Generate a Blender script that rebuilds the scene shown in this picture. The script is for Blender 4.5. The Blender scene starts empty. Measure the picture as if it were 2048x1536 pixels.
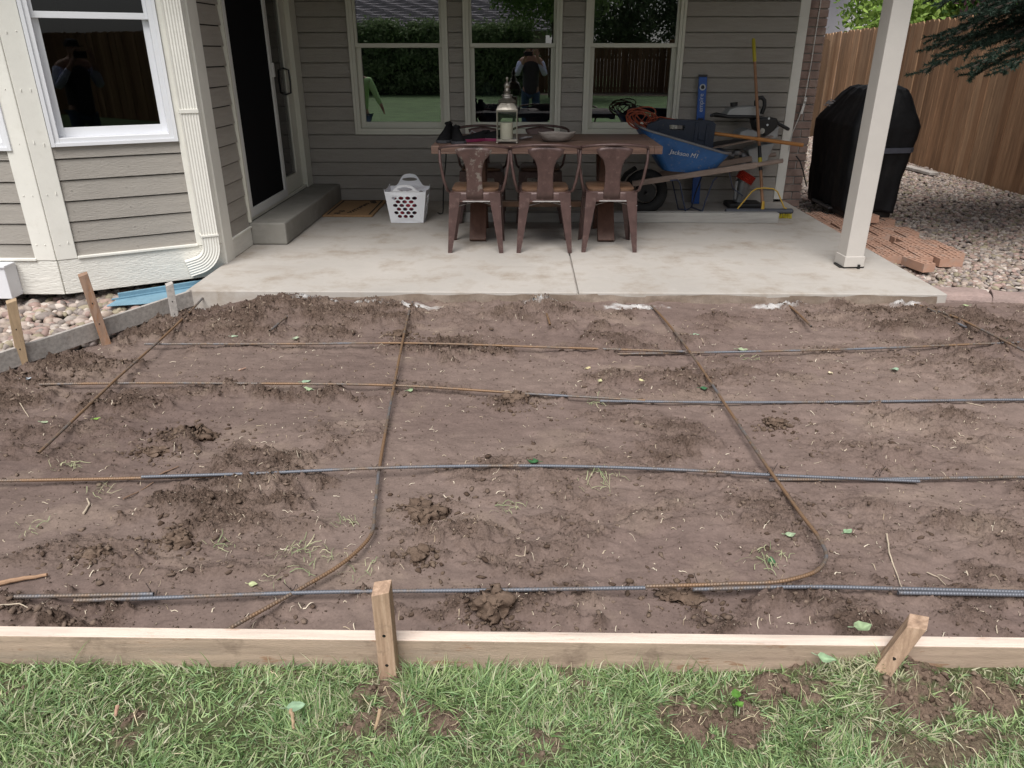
import bpy, bmesh, math, random
import numpy as np
from mathutils import Vector, Matrix
from mathutils.geometry import tessellate_polygon
R = math.radians
rnd = random.Random(7)
rng = np.random.default_rng(11)
scene = bpy.context.scene
COL = scene.collection

# ------------------------------------------------------------------ camera model (metres; z=0 is the patio slab top)
F_, TH, YAW, CH = 1490.0, R(24.0), R(0.9), 1.38
_R = np.array([math.cos(YAW), math.sin(YAW), 0])
_F = np.array([-math.sin(YAW)*math.cos(TH), math.cos(YAW)*math.cos(TH), -math.sin(TH)])
_U = np.array([-math.sin(YAW)*math.sin(TH), math.cos(YAW)*math.sin(TH), math.cos(TH)])
def ray(u, v): return (u-1024)/F_*_R+_F-(v-768)/F_*_U
def G(u, v, z=0.0):                                    # surveyed ground point
    d = ray(u, v); t = (z-CH)/d[2]; return np.array([0, 0, CH])+t*d
def PY(u, v, Y):                                       # surveyed point on the upright plane y = Y
    d = ray(u, v); t = Y/d[1]; return np.array([0, 0, CH])+t*d

# ------------------------------------------------------------------ noise
_perm = rng.permutation(512); _perm = np.concatenate([_perm, _perm, _perm])
_ang = rng.random(512)*2*np.pi; _gx, _gy = np.cos(_ang), np.sin(_ang); _rv = rng.random(512)
def _h(i, j): return _perm[(_perm[i & 511]+j) & 511]
def perlin(x, y):
    xi = np.floor(x).astype(np.int64); yi = np.floor(y).astype(np.int64); xf = x-xi; yf = y-yi
    u = xf*xf*xf*(xf*(xf*6-15)+10); v = yf*yf*yf*(yf*(yf*6-15)+10)
    def g(a, b):
        k = _h(xi+a, yi+b); return _gx[k]*(xf-a)+_gy[k]*(yf-b)
    n0 = g(0, 0)*(1-u)+g(1, 0)*u; n1 = g(0, 1)*(1-u)+g(1, 1)*u
    return (n0*(1-v)+n1*v)*1.5
def fbm(x, y, o=4, lac=2.03, gain=0.5):
    s = 0; a = 1.0
    for k in range(o):
        s = s+a*perlin(x+17.3*k, y-9.1*k); x = x*lac; y = y*lac; a *= gain
    return s
def worley(x, y):
    xi = np.floor(x).astype(np.int64); yi = np.floor(y).astype(np.int64)
    best = np.full(x.shape, 9.0); idv = np.zeros(x.shape); sec = np.full(x.shape, 9.0)
    for a in (-1, 0, 1):
        for b in (-1, 0, 1):
            k = _h(xi+a, yi+b); k2 = _h(yi+b+91, xi+a)
            d = np.hypot(xi+a+_rv[k]-x, yi+b+_rv[k2]-y)
            m = d < best
            sec = np.where(m, best, np.minimum(sec, d)); idv = np.where(m, _rv[(k*7+k2) & 511], idv); best = np.where(m, d, best)
    return best, idv, sec
def sst(a, b, x):
    t = np.clip((x-a)/(b-a), 0, 1); return t*t*(3-2*t)

# ------------------------------------------------------------------ materials
def nt(name):
    m = bpy.data.materials.new(name); m.use_nodes = True
    n = m.node_tree.nodes; l = m.node_tree.links; return m, n, l, n['Principled BSDF']
def M(name, c, rough=.7, var=.12, sc=6, bump=0.0, bsc=80, metal=0, st=(1, 1, 1), c2=None, c2t=(.5, .7), c2sc=10, spec=.5, bdist=.004, detail=6):
    m, n, l, p = nt(name)
    tc = n.new('ShaderNodeTexCoord'); mp = n.new('ShaderNodeMapping'); mp.inputs['Scale'].default_value = st
    l.new(tc.outputs['Object'], mp.inputs['Vector'])
    no = n.new('ShaderNodeTexNoise'); no.inputs['Scale'].default_value = sc; no.inputs['Detail'].default_value = detail; no.inputs['Roughness'].default_value = .65
    l.new(mp.outputs[0], no.inputs['Vector'])
    cr = n.new('ShaderNodeValToRGB'); cr.color_ramp.elements[0].position = .28; cr.color_ramp.elements[1].position = .72
    cr.color_ramp.elements[0].color = [max(0, x*(1-var)) for x in c]+[1]; cr.color_ramp.elements[1].color = [min(1, x*(1+var)) for x in c]+[1]
    l.new(no.outputs['Fac'], cr.inputs[0]); out = cr.outputs[0]
    if c2:
        n2 = n.new('ShaderNodeTexNoise'); n2.inputs['Scale'].default_value = c2sc; n2.inputs['Detail'].default_value = 8; n2.inputs['Roughness'].default_value = .7
        l.new(mp.outputs[0], n2.inputs['Vector'])
        r2 = n.new('ShaderNodeValToRGB'); r2.color_ramp.elements[0].position = c2t[0]; r2.color_ramp.elements[1].position = c2t[1]
        l.new(n2.outputs['Fac'], r2.inputs[0])
        mx = n.new('ShaderNodeMix'); mx.data_type = 'RGBA'; l.new(r2.outputs[0], mx.inputs[0]); l.new(out, mx.inputs[6]); mx.inputs[7].default_value = list(c2)+[1]
        out = mx.outputs[2]
    l.new(out, p.inputs['Base Color']); p.inputs['Roughness'].default_value = rough; p.inputs['Metallic'].default_value = metal
    p.inputs['Specular IOR Level'].default_value = spec
    if bump:
        nb = n.new('ShaderNodeTexNoise'); nb.inputs['Scale'].default_value = bsc; nb.inputs['Detail'].default_value = 5
        l.new(mp.outputs[0], nb.inputs['Vector'])
        b = n.new('ShaderNodeBump'); b.inputs['Strength'].default_value = bump; b.inputs['Distance'].default_value = bdist
        l.new(nb.outputs['Fac'], b.inputs['Height']); l.new(b.outputs[0], p.inputs['Normal'])
    return m
def VC(name, rough=.8, trans=0.0, bump=0.0, bsc=90, spec=.3, nvar=0.0, nsc=30, bdist=.004, st=(1, 1, 1)):
    """surface coloured by the mesh's own 'Col' attribute"""
    m, n, l, p = nt(name)
    a = n.new('ShaderNodeVertexColor'); a.layer_name = 'Col'; out = a.outputs[0]
    tc_ = n.new('ShaderNodeTexCoord'); tc = n.new('ShaderNodeMapping'); tc.inputs['Scale'].default_value = st; l.new(tc_.outputs['Object'], tc.inputs['Vector'])
    if nvar:
        no = n.new('ShaderNodeTexNoise'); no.inputs['Scale'].default_value = nsc; no.inputs['Detail'].default_value = 8; no.inputs['Roughness'].default_value = .7
        l.new(tc.outputs[0], no.inputs['Vector'])
        mr = n.new('ShaderNodeMapRange'); mr.inputs[1].default_value = .25; mr.inputs[2].default_value = .75; mr.inputs[3].default_value = 1-nvar; mr.inputs[4].default_value = 1+nvar
        l.new(no.outputs['Fac'], mr.inputs[0])
        mx = n.new('ShaderNodeVectorMath'); mx.operation = 'SCALE'; l.new(out, mx.inputs[0]); l.new(mr.outputs[0], mx.inputs['Scale']); out = mx.outputs[0]
    l.new(out, p.inputs['Base Color']); p.inputs['Roughness'].default_value = rough; p.inputs['Specular IOR Level'].default_value = spec
    if bump:
        nb = n.new('ShaderNodeTexNoise'); nb.inputs['Scale'].default_value = bsc; nb.inputs['Detail'].default_value = 9; nb.inputs['Roughness'].default_value = .72
        l.new(tc.outputs[0], nb.inputs['Vector'])
        b = n.new('ShaderNodeBump'); b.inputs['Strength'].default_value = bump; b.inputs['Distance'].default_value = bdist
        l.new(nb.outputs['Fac'], b.inputs['Height']); l.new(b.outputs[0], p.inputs['Normal'])
    if trans:
        t = n.new('ShaderNodeBsdfTranslucent'); l.new(out, t.inputs[0])
        mix = n.new('ShaderNodeMixShader'); mix.inputs[0].default_value = trans
        l.new(p.outputs[0], mix.inputs[1]); l.new(t.outputs[0], mix.inputs[2]); l.new(mix.outputs[0], n['Material Output'].inputs[0])
    return m
def GLASS(name, tint=(.55, .6, .6), mult=2.2, rough=0.0):
    m, n, l, p = nt(name); n.remove(p)
    t = n.new('ShaderNodeBsdfTransparent'); t.inputs[0].default_value = (*tint, 1)
    g = n.new('ShaderNodeBsdfGlossy'); g.inputs['Roughness'].default_value = rough
    f = n.new('ShaderNodeFresnel'); f.inputs[0].default_value = 1.5
    k = n.new('ShaderNodeMath'); k.operation = 'MULTIPLY'; k.use_clamp = True; k.inputs[1].default_value = mult; l.new(f.outputs[0], k.inputs[0])
    mx = n.new('ShaderNodeMixShader'); l.new(k.outputs[0], mx.inputs[0]); l.new(t.outputs[0], mx.inputs[1]); l.new(g.outputs[0], mx.inputs[2])
    l.new(mx.outputs[0], n['Material Output'].inputs[0]); return m

SID = (.325, .300, .268); CRM = (.74, .725, .67)
m_siding = M('siding_paint', SID, .62, .09, 3, .8, 16, st=(2, 2, 18), bdist=.005)
m_cream = M('cream_trim_paint', CRM, .55, .05, 4, .28, 30, st=(1, 1, 1), bdist=.003, c2=(.66, .64, .58), c2t=(.56, .8), c2sc=9)
m_creamw = M('cream_wood_grain_paint', CRM, .6, .07, 3, .9, 14, st=(2, 2, 16), bdist=.007)
m_vinyl = M('white_vinyl', (.74, .75, .78), .35, .02, 3)
m_almond = M('almond_vinyl', (.62, .61, .53), .42, .03, 3)
m_alum = M('screen_frame_white', (.62, .62, .60), .4, .03, 3)
m_black = M('black_plastic', (.012, .012, .013), .45, .2, 20)
m_screen = M('insect_screen', (.006, .006, .007), .9, .1, 300, spec=.1)
m_glass = GLASS('window_glass', (.5, .54, .56), 7.0)
m_glassb = GLASS('bay_glass', (.4, .42, .43), 1.0)
m_glassd = GLASS('door_glass', (.35, .36, .36), 1.6)
m_glassc = GLASS('clear_glass', (.98, .98, .975), .6)
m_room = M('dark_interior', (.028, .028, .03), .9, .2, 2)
m_soffit = M('porch_ceiling', (.24, .22, .19), .7, .05, 3)
m_shingle = M('shingle', (.16, .145, .15), .9, .3, 14, .5, 60, st=(1, 4, 4))
m_post = M('post_paint', (.52, .49, .455), .55, .04, 5, .2, 70)
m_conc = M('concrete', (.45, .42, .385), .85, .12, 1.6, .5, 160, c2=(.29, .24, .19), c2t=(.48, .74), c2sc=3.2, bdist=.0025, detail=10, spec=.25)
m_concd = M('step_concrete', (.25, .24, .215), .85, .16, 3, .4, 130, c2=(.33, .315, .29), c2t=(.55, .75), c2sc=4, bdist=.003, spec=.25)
m_brickr = M('brick_brown', (.24, .165, .14), .85, .3, 9, .5, 90, c2=(.34, .28, .24), c2t=(.5, .8), c2sc=7)
m_mortar = M('mortar', (.30, .28, .26), .9, .1, 20)
m_perf = M('orange_brick', (.44, .26, .185), .85, .18, 8, .4, 120, c2=(.40, .31, .26), c2t=(.5, .75), c2sc=9)
m_hole = M('brick_hole', (.05, .03, .022), .9, .2, 9)
m_edge = M('edging_stone', (.34, .25, .225), .9, .2, 12, .7, 70, c2=(.22, .17, .15), c2t=(.5, .8), c2sc=8, bdist=.008)
m_table = M('table_wood', (.135, .078, .058), .5, .35, 3, .3, 30, st=(1, 14, 14), c2=(.22, .135, .10), c2t=(.5, .8), c2sc=3)
m_tabledge = M('table_leg_wood', (.12, .06, .042), .5, .3, 3, .25, 30, st=(10, 10, 1))
m_chair = M('chair_metal', (.090, .053, .048), .42, .3, 14, .15, 60, metal=.25, c2=(.18, .12, .105), c2t=(.55, .75), c2sc=22)
m_chairw = M('chair_metal_worn', (.095, .056, .050), .45, .3, 14, .15, 60, metal=.2, c2=(.20, .17, .15), c2t=(.53, .58), c2sc=13)
m_seat = M('seat_wood', (.135, .075, .045), .45, .4, 4, .3, 30, st=(2, 22, 2))
m_bar = M('bare_steel_bar', (.42, .40, .39), .5, .25, 18, c2=(.13, .07, .06), c2t=(.55, .62), c2sc=20)
m_lumber = M('fresh_lumber', (.72, .60, .51), .75, .26, 1.6, .4, 30, st=(1.6, 30, 24), c2=(.46, .29, .19), c2t=(.56, .74), c2sc=.8, spec=.2, detail=9)
m_lumberf = M('form_board_front_face', (.44, .335, .26), .85, .30, 1.6, .5, 30, st=(1.8, 30, 26), c2=(.33, .27, .22), c2t=(.50, .70), c2sc=.7, spec=.15, detail=9)
m_stakew = M('stake_wood', (.42, .285, .20), .8, .38, 3, .4, 30, st=(20, 20, 1.5), c2=(.52, .38, .28), c2t=(.5, .7), c2sc=3, spec=.2)
m_stakea = M('stake_wood_tan', (.40, .29, .185), .8, .22, 3, .4, 30, st=(22, 22, 2), spec=.2)
m_stakeb = M('stake_wood_rust', (.30, .20, .145), .8, .3, 3, .4, 30, st=(14, 14, 2), c2=(.28, .135, .06), c2t=(.5, .7), c2sc=5, spec=.2)
m_greyw = M('weathered_wood', (.44, .41, .38), .85, .28, 3, .6, 22, st=(1, 18, 18), spec=.2)
m_greyb = M('grey_weathered_beam', (.36, .35, .33), .85, .2, 3, .5, 22, st=(1, 12, 12), c2=(.2, .19, .18), c2t=(.6, .8), c2sc=4, spec=.2)
m_handle = M('barrow_handle_wood', (.27, .205, .17), .75, .2, 3, .4, 25, st=(2, 20, 20))
m_tray = M('blue_tray_paint', (.03, .12, .33), .45, .25, 6, .2, 40, c2=(.25, .23, .2), c2t=(.66, .76), c2sc=11)
m_blue = M('level_blue', (.012, .085, .36), .4, .08, 8)
m_case = M('case_blue', (.004, .012, .032), .5, .2, 9, .2, 60)
m_steelb = M('blue_grey_steel', (.07, .085, .14), .5, .25, 12, metal=.3)
m_tyre = M('tyre_rubber', (.012, .012, .012), .8, .3, 20, .4, 60)
m_orange = M('orange_cord', (.30, .065, .03), .5, .15, 20)
m_ohandle = M('orange_handle', (.42, .18, .045), .5, .15, 4, st=(2, 12, 12))
m_bhandle = M('broom_wood', (.33, .17, .09), .55, .2, 4, st=(12, 12, 1.5))
m_yellow = M('yellow_paint', (.60, .38, .05), .5, .15, 12)
m_ygrip = M('yellow_grip', (.48, .40, .03), .5, .1, 12)
m_broomh = M('broom_head_grey', (.075, .08, .095), .6, .15, 12)
m_white = M('white_text', (.62, .64, .66), .6, .05, 10)
m_wplast = M('white_plastic', (.86, .88, .92), .38, .02, 4)
m_cloth = M('laundry_cloth', (.50, .05, .08), .9, .6, 10, c2=(.02, .015, .03), c2t=(.45, .55), c2sc=14)
m_mat = M('coir', (.33, .20, .10), .95, .22, 60, .6, 220)
m_matk = M('coir_black', (.03, .022, .016), .95, .3, 60, .4, 220)
m_silver = M('silver_metal', (.30, .275, .24), .35, .25, 18, .3, 60, metal=.8)
m_wax = M('candle_wax', (.74, .70, .56), .5, .03, 8)
m_bowl = M('rough_bowl_wood', (.27, .235, .21), .8, .35, 10, .6, 50, st=(1, 3, 3))
m_shoe = M('shoe_black', (.008, .008, .009), .8, .3, 20, .4, 120, spec=.12)
m_shoes = M('shoe_sole_grey', (.05, .05, .055), .7, .2, 20, spec=.15)
m_mag = M('magenta_rubber', (.16, .012, .055), .5, .2, 12)
m_greycl = M('grey_strap', (.33, .32, .33), .7, .15, 20)
m_rod = M('black_rod', (.01, .01, .01), .5, .2, 20)
m_grill = M('grill_cover_fabric', (.0045, .0048, .0065), .62, .3, 8, .25, 14, bdist=.02, spec=.35)
m_strap = M('strap_grey', (.075, .08, .105), .7, .1, 20)
m_grey = M('grey_metal', (.20, .20, .21), .45, .2, 10, metal=.5)
m_tank = M('tank_grey', (.36, .37, .37), .5, .08, 8)
m_red = M('red_bellows', (.42, .04, .022), .55, .15, 12)
m_cyl = M('tamper_silver', (.30, .31, .32), .35, .2, 8, metal=.8)
m_cable = M('white_cable', (.62, .6, .57), .5, .04, 10)
m_bluep = M('blue_plastic', (.17, .31, .40), .55, .14, 9, .3, 60, c2=(.12, .25, .34), c2t=(.5, .8), c2sc=22)
m_navy = M('sofa_navy', (.035, .045, .075), .85, .2, 6)
m_fence = VC('cedar_pickets', .85, nvar=.42, nsc=3, bump=.5, bsc=6, st=(8, 8, .8))
m_fencep = M('cedar_post', (.17, .085, .05), .85, .3, 3, .4, 30, st=(10, 10, 1))
m_soil = VC('soil', .95, bump=1.0, bsc=60, spec=.10, nvar=.22, nsc=14, bdist=.010)
def grain(m, sc, lo, hi, t0, t1, bsc, bst, bd, masked=False):
    n = m.node_tree.nodes; l = m.node_tree.links; p = n['Principled BSDF']; tc = n.new('ShaderNodeTexCoord')
    no = n.new('ShaderNodeTexNoise'); no.inputs['Scale'].default_value = sc; no.inputs['Detail'].default_value = 6; no.inputs['Roughness'].default_value = .7; l.new(tc.outputs['Object'], no.inputs['Vector'])
    mr = n.new('ShaderNodeMapRange'); mr.inputs[1].default_value = t0; mr.inputs[2].default_value = t1; mr.inputs[3].default_value = lo; mr.inputs[4].default_value = hi; l.new(no.outputs['Fac'], mr.inputs[0])
    src = p.inputs['Base Color'].links[0].from_socket; sc_ = n.new('ShaderNodeVectorMath'); sc_.operation = 'SCALE'; l.new(src, sc_.inputs[0]); l.new(mr.outputs[0], sc_.inputs['Scale']); l.new(sc_.outputs[0], p.inputs['Base Color'])
    vo = n.new('ShaderNodeTexVoronoi'); vo.inputs['Scale'].default_value = bsc; vo.inputs['Randomness'].default_value = 1; l.new(tc.outputs['Object'], vo.inputs['Vector'])
    ad = n.new('ShaderNodeMath'); ad.operation = 'MULTIPLY_ADD'; ad.inputs[1].default_value = .6; l.new(no.outputs['Fac'], ad.inputs[0]); l.new(vo.outputs['Distance'], ad.inputs[2])
    b = n.new('ShaderNodeBump'); b.inputs['Strength'].default_value = bst; b.inputs['Distance'].default_value = bd; l.new(ad.outputs[0], b.inputs['Height']); b0 = p.inputs['Normal'].links[0].from_node; l.new(b0.outputs[0], b.inputs['Normal']); l.new(b.outputs[0], p.inputs['Normal'])
    if masked:
        at = n.new('ShaderNodeAttribute'); at.attribute_name = 'crumbly'
        for bb, lo_, hi_ in ((b, .14, bst*1.3), (b0, .22, 1.0)):
            r_ = n.new('ShaderNodeMapRange'); r_.inputs[3].default_value = lo_; r_.inputs[4].default_value = hi_; l.new(at.outputs['Fac'], r_.inputs[0]); l.new(r_.outputs[0], bb.inputs['Strength'])
        r_ = n.new('ShaderNodeMapRange'); r_.inputs[3].default_value = .35; r_.inputs[4].default_value = 1.0; l.new(at.outputs['Fac'], r_.inputs[0])
        mm_ = n.new('ShaderNodeMix'); mm_.inputs[2].default_value = 1.0; l.new(r_.outputs[0], mm_.inputs[0]); l.new(mr.outputs[0], mm_.inputs[3]); l.new(mm_.outputs[0], sc_.inputs['Scale'])
grain(m_soil, 130, .58, 1.34, .3, .7, 85, .7, .007, True)
m_clod = VC('clod_soil', .95, bump=.8, bsc=120, spec=.1, nvar=.25, nsc=60, bdist=.005)
m_straw = VC('straw', .85)
m_leaf = VC('leaf', .6, trans=.25)
m_grass = VC('grass', .55, trans=.3, spec=.35)
m_lawn = VC('lawn_soil', .95, bump=.9, bsc=60, nvar=.3, nsc=50, spec=.1, bdist=.008)
grain(m_lawn, 130, .55, 1.35, .3, .7, 90, .6, .006)
m_lawnfar = M('lawn_far', (.12, .20, .085), .9, .4, 2.2, .8, 40, c2=(.19, .25, .12), c2t=(.5, .8), c2sc=9, bdist=.03)
m_stone = VC('stones', .75, nvar=.16, nsc=50, bump=.2, bsc=80)
m_gravb = M('gravel_bed', (.10, .085, .075), .95, .4, 40, .8, 60)
m_foliage = VC('foliage', .6, trans=.3)
m_needle = VC('needles', .6, trans=.12)
m_bark = M('bark', (.10, .075, .06), .9, .35, 8, .8, 25, st=(4, 4, 1), bdist=.02)
m_dust = VC('concrete_dust', .95)

def splash(m, col_, sc, t0, t1, st=(1, 1, 1), amt=1.0, loc=(0, 0, 0)):
    n = m.node_tree.nodes; l = m.node_tree.links; p = n['Principled BSDF']; tc = n.new('ShaderNodeTexCoord'); mp = n.new('ShaderNodeMapping'); mp.inputs['Scale'].default_value = st; mp.inputs['Location'].default_value = loc
    l.new(tc.outputs['Object'], mp.inputs[0]); no = n.new('ShaderNodeTexNoise'); no.inputs['Scale'].default_value = sc; no.inputs['Detail'].default_value = 9; no.inputs['Roughness'].default_value = .68; l.new(mp.outputs[0], no.inputs['Vector'])
    mr = n.new('ShaderNodeMapRange'); mr.inputs[1].default_value = t0; mr.inputs[2].default_value = t1; mr.inputs[4].default_value = amt; l.new(no.outputs['Fac'], mr.inputs[0])
    src = p.inputs['Base Color'].links[0].from_socket; mx = n.new('ShaderNodeMix'); mx.data_type = 'RGBA'; l.new(mr.outputs[0], mx.inputs[0]); l.new(src, mx.inputs[6]); mx.inputs[7].default_value = (*col_, 1); l.new(mx.outputs[2], p.inputs['Base Color'])
MUD = (.16, .115, .088)
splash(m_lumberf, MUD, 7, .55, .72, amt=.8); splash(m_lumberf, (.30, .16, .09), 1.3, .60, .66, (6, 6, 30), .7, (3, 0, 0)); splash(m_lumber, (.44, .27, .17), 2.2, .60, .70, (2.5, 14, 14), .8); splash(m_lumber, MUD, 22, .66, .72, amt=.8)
for m__ in (m_stakew, m_stakea, m_stakeb): splash(m__, MUD, 14, .56, .70, amt=.7)
splash(m_tray, (.26, .24, .21), 26, .58, .68, amt=.75); splash(m_conc, (.20, .16, .125), 38, .66, .74, amt=.6); splash(m_conc, (.52, .495, .46), 6, .58, .75, amt=.6, loc=(4, 2, 0)); splash(m_conc, (.27, .215, .165), 1.1, .56, .78, (.6, 2.2, 1), .55)
splash(m_grill, (.02, .019, .018), 7, .52, .75, amt=.8); splash(m_case, (.07, .065, .06), 22, .62, .72, amt=.6); splash(m_cream, (.50, .48, .42), 30, .66, .73, amt=.5); splash(m_creamw, (.40, .36, .30), 5, .62, .8, (1, 1, 2), .5)
splash(m_greyw, MUD, 6, .52, .70, amt=.6); splash(m_edge, MUD, 12, .55, .72, amt=.7); splash(m_perf, (.30, .25, .21), 16, .56, .72, amt=.6)

# ------------------------------------------------------------------ mesh builders
class MB:
    def __init__(s): s.v = []; s.f = []
    def add(s, vs, fs):
        b = len(s.v); s.v += [tuple(map(float, p)) for p in vs]; s.f += [tuple(b+i for i in f) for f in fs]; return s
    def box(s, x0, y0, z0, x1, y1, z1): return s.fbox(None, x0, y0, z0, x1, y1, z1)
    def fbox(s, fr, a0, b0, c0, a1, b1, c1):
        P = [(a, b, c) for c in (c0, c1) for b in (b0, b1) for a in (a0, a1)]
        if fr is not None: P = [fr(*p) for p in P]
        return s.add(P, [(0, 2, 3, 1), (4, 5, 7, 6), (0, 1, 5, 4), (2, 6, 7, 3), (0, 4, 6, 2), (1, 3, 7, 5)])
    def bar(s, p, q, w, h, up=(0, 0, 1), w2=None, h2=None):
        p = Vector(p); q = Vector(q); d = (q-p).normalized(); sd = d.cross(Vector(up))
        if sd.length < 1e-4: sd = d.cross(Vector((0, 1, 0)))
        sd.normalize(); u = sd.cross(d); w2 = w2 or w; h2 = h2 or h
        P = [p+sd*(a*w/2)+u*(b*h/2) for a, b in ((-1, -1), (1, -1), (1, 1), (-1, 1))]+[q+sd*(a*w2/2)+u*(b*h2/2) for a, b in ((-1, -1), (1, -1), (1, 1), (-1, 1))]
        return s.add(P, [(0, 3, 2, 1), (4, 5, 6, 7), (0, 1, 5, 4), (1, 2, 6, 5), (2, 3, 7, 6), (3, 0, 4, 7)])
    def tube(s, pts, r, n=10, cap=True, closed=False, flat=1.0):
        pts = [Vector(p) for p in pts]; N = len(pts); rs = r if isinstance(r, (list, tuple)) else [r]*N
        b = len(s.v); ref = None
        for i, p in enumerate(pts):
            a = pts[(i-1) % N] if (i > 0 or closed) else p; c = pts[(i+1) % N] if (i < N-1 or closed) else p
            t = (c-a).normalized()
            if ref is None: ref = t.orthogonal().normalized() if abs(t.z) > .95 else t.cross(Vector((0, 0, 1))).normalized()
            ref = (ref-t*ref.dot(t)).normalized(); bi = t.cross(ref)
            for k in range(n):
                an = 2*math.pi*k/n; s.v.append(tuple(p+ref*(math.cos(an)*rs[i])+bi*(math.sin(an)*rs[i]*flat)))
        for i in range(N if closed else N-1):
            i2 = (i+1) % N
            for k in range(n): s.f.append((b+i*n+k, b+i*n+(k+1) % n, b+i2*n+(k+1) % n, b+i2*n+k))
        if cap and not closed: s.f.append(tuple(b+k for k in range(n))[::-1]); s.f.append(tuple(b+(N-1)*n+k for k in range(n)))
        return s
    def loft(s, rings, cap=True):
        n = len(rings[0]); b = len(s.v)
        for r in rings: s.v += [tuple(map(float, p)) for p in r]
        for i in range(len(rings)-1):
            for k in range(n): s.f.append((b+i*n+k, b+i*n+(k+1) % n, b+(i+1)*n+(k+1) % n, b+(i+1)*n+k))
        if cap: s.f.append(tuple(b+k for k in range(n))[::-1]); s.f.append(tuple(b+(len(rings)-1)*n+k for k in range(n)))
        return s
    def lathe(s, prof, c, n=24, cap=True):
        return s.loft([[(c[0]+r*math.cos(2*math.pi*k/n), c[1]+r*math.sin(2*math.pi*k/n), c[2]+z) for k in range(n)] for r, z in prof], cap)
    def cyl(s, p, q, r, n=20, r2=None): return s.tube([p, q], [r, r2 or r], n)
    def prism(s, poly, fn, d0, d1):
        n = len(poly); P = [fn(a, b, d0) for a, b in poly]+[fn(a, b, d1) for a, b in poly]
        return s.add(P, [tuple(range(n))[::-1], tuple(range(n, 2*n))]+[(i, (i+1) % n, n+(i+1) % n, n+i) for i in range(n)])
    def holed(s, outer, holes, fn):
        loops = [outer]+holes; flat = [p for lp in loops for p in lp]
        tris = tessellate_polygon([[Vector((a, b, 0)) for a, b in lp] for lp in loops])
        return s.add([fn(a, b) for a, b in flat], [tuple(t) for t in tris])
    def blob(s, c, r, seed=0, n=2, flat=(1, 1, 1), amp=.25):
        bm = bmesh.new(); bmesh.ops.create_icosphere(bm, subdivisions=n, radius=1)
        rr = random.Random(seed); ph = [rr.random()*6 for _ in range(6)]
        P = []
        for v in bm.verts:
            x, y, z = v.co
            k = 1+amp*(math.sin(3*x+ph[0])*math.sin(3*y+ph[1])+.6*math.sin(6*z+ph[2]+4*x)*math.sin(7*y+ph[3]))
            P.append((c[0]+x*r*k*flat[0], c[1]+y*r*k*flat[1], c[2]+z*r*k*flat[2]))
        s.add(P, [tuple(v.index for v in f.verts) for f in bm.faces]); bm.free(); return s

def mesh_np(name, V, F, mat, parent=None, smooth=False, col=None, bevel=0, fix=True, mask=None):
    me = bpy.data.meshes.new(name)
    V = np.asarray(V, dtype=np.float32)
    off = np.array(world_loc(parent), dtype=np.float32) if parent is not None else 0
    if parent is None: off = 0
    V = V-off
    if isinstance(F, np.ndarray):
        n, k = F.shape
        me.vertices.add(len(V)); me.vertices.foreach_set('co', V.ravel())
        me.loops.add(n*k); me.loops.foreach_set('vertex_index', F.astype(np.int32).ravel())
        me.polygons.add(n); me.polygons.foreach_set('loop_start', np.arange(0, n*k, k, dtype=np.int32)); me.polygons.foreach_set('loop_total', np.full(n, k, dtype=np.int32))
        me.update(calc_edges=True)
    else:
        me.from_pydata([tuple(map(float, p)) for p in V], [], F)
        if fix:
            bm = bmesh.new(); bm.from_mesh(me); bmesh.ops.recalc_face_normals(bm, faces=bm.faces); bm.to_mesh(me); bm.free()
    me.materials.append(mat)
    if col is not None:
        ca = me.color_attributes.new('Col', 'FLOAT_COLOR', 'POINT'); c4 = np.ones((len(V), 4), dtype=np.float32); c4[:, :3] = col; ca.data.foreach_set('color', c4.ravel())
    if mask is not None: me.attributes.new('crumbly', 'FLOAT', 'POINT').data.foreach_set('value', np.asarray(mask, dtype=np.float32))
    if smooth: me.polygons.foreach_set('use_smooth', np.ones(len(me.polygons), dtype=bool))
    o = bpy.data.objects.new(name, me); COL.objects.link(o)
    if parent is not None: o.parent = parent
    if bevel:
        b = o.modifiers.new('bevel', 'BEVEL'); b.width = bevel; b.segments = 2; b.limit_method = 'ANGLE'
    return o
_loc = {}
def world_loc(o):
    while o is not None:
        if o.name in _loc: return _loc[o.name]
        o = o.parent
    return (0, 0, 0)
def part(name, mb, mat, parent=None, smooth=False, bevel=0, col=None, label=None):
    o = mesh_np(name, mb.v, mb.f, mat, parent, smooth, col, bevel)
    if smooth and not bevel:
        try:
            o.data.set_sharp_from_angle(angle=R(38))
        except Exception: pass
    if label: o['label'] = label
    return o
def tag(o, label=None, cat=None, group=None, kind=None):
    if label: o['label'] = label
    if cat: o['category'] = cat
    if group: o['group'] = group
    if kind: o['kind'] = kind
    return o
def thing(name, label, cat, loc=(0, 0, 0), group=None):
    o = bpy.data.objects.new(name, None); COL.objects.link(o); o.location = tuple(map(float, loc)); o.empty_display_size = .1
    _loc[o.name] = tuple(map(float, loc)); return tag(o, label, cat, group)
def kids(o): return [c for c in bpy.data.objects if c.parent is o]
def copy_tree(o, loc=None, rz=None, label=None, parent=None):
    c = o.copy(); COL.objects.link(c)
    if parent is not None: c.parent = parent
    if loc is not None: c.location = loc
    if rz is not None: c.rotation_euler = (0, 0, rz)
    if label: c['label'] = label
    for k in kids(o): copy_tree(k, parent=c)
    return c
def frame(o, u, n):
    o = np.array(o, float); u = np.array([u[0], u[1], 0], float); n = np.array([n[0], n[1], 0], float)
    return lambda a, b, c: tuple(o+u*a+n*b+np.array([0, 0, 1.0])*c)
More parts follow.
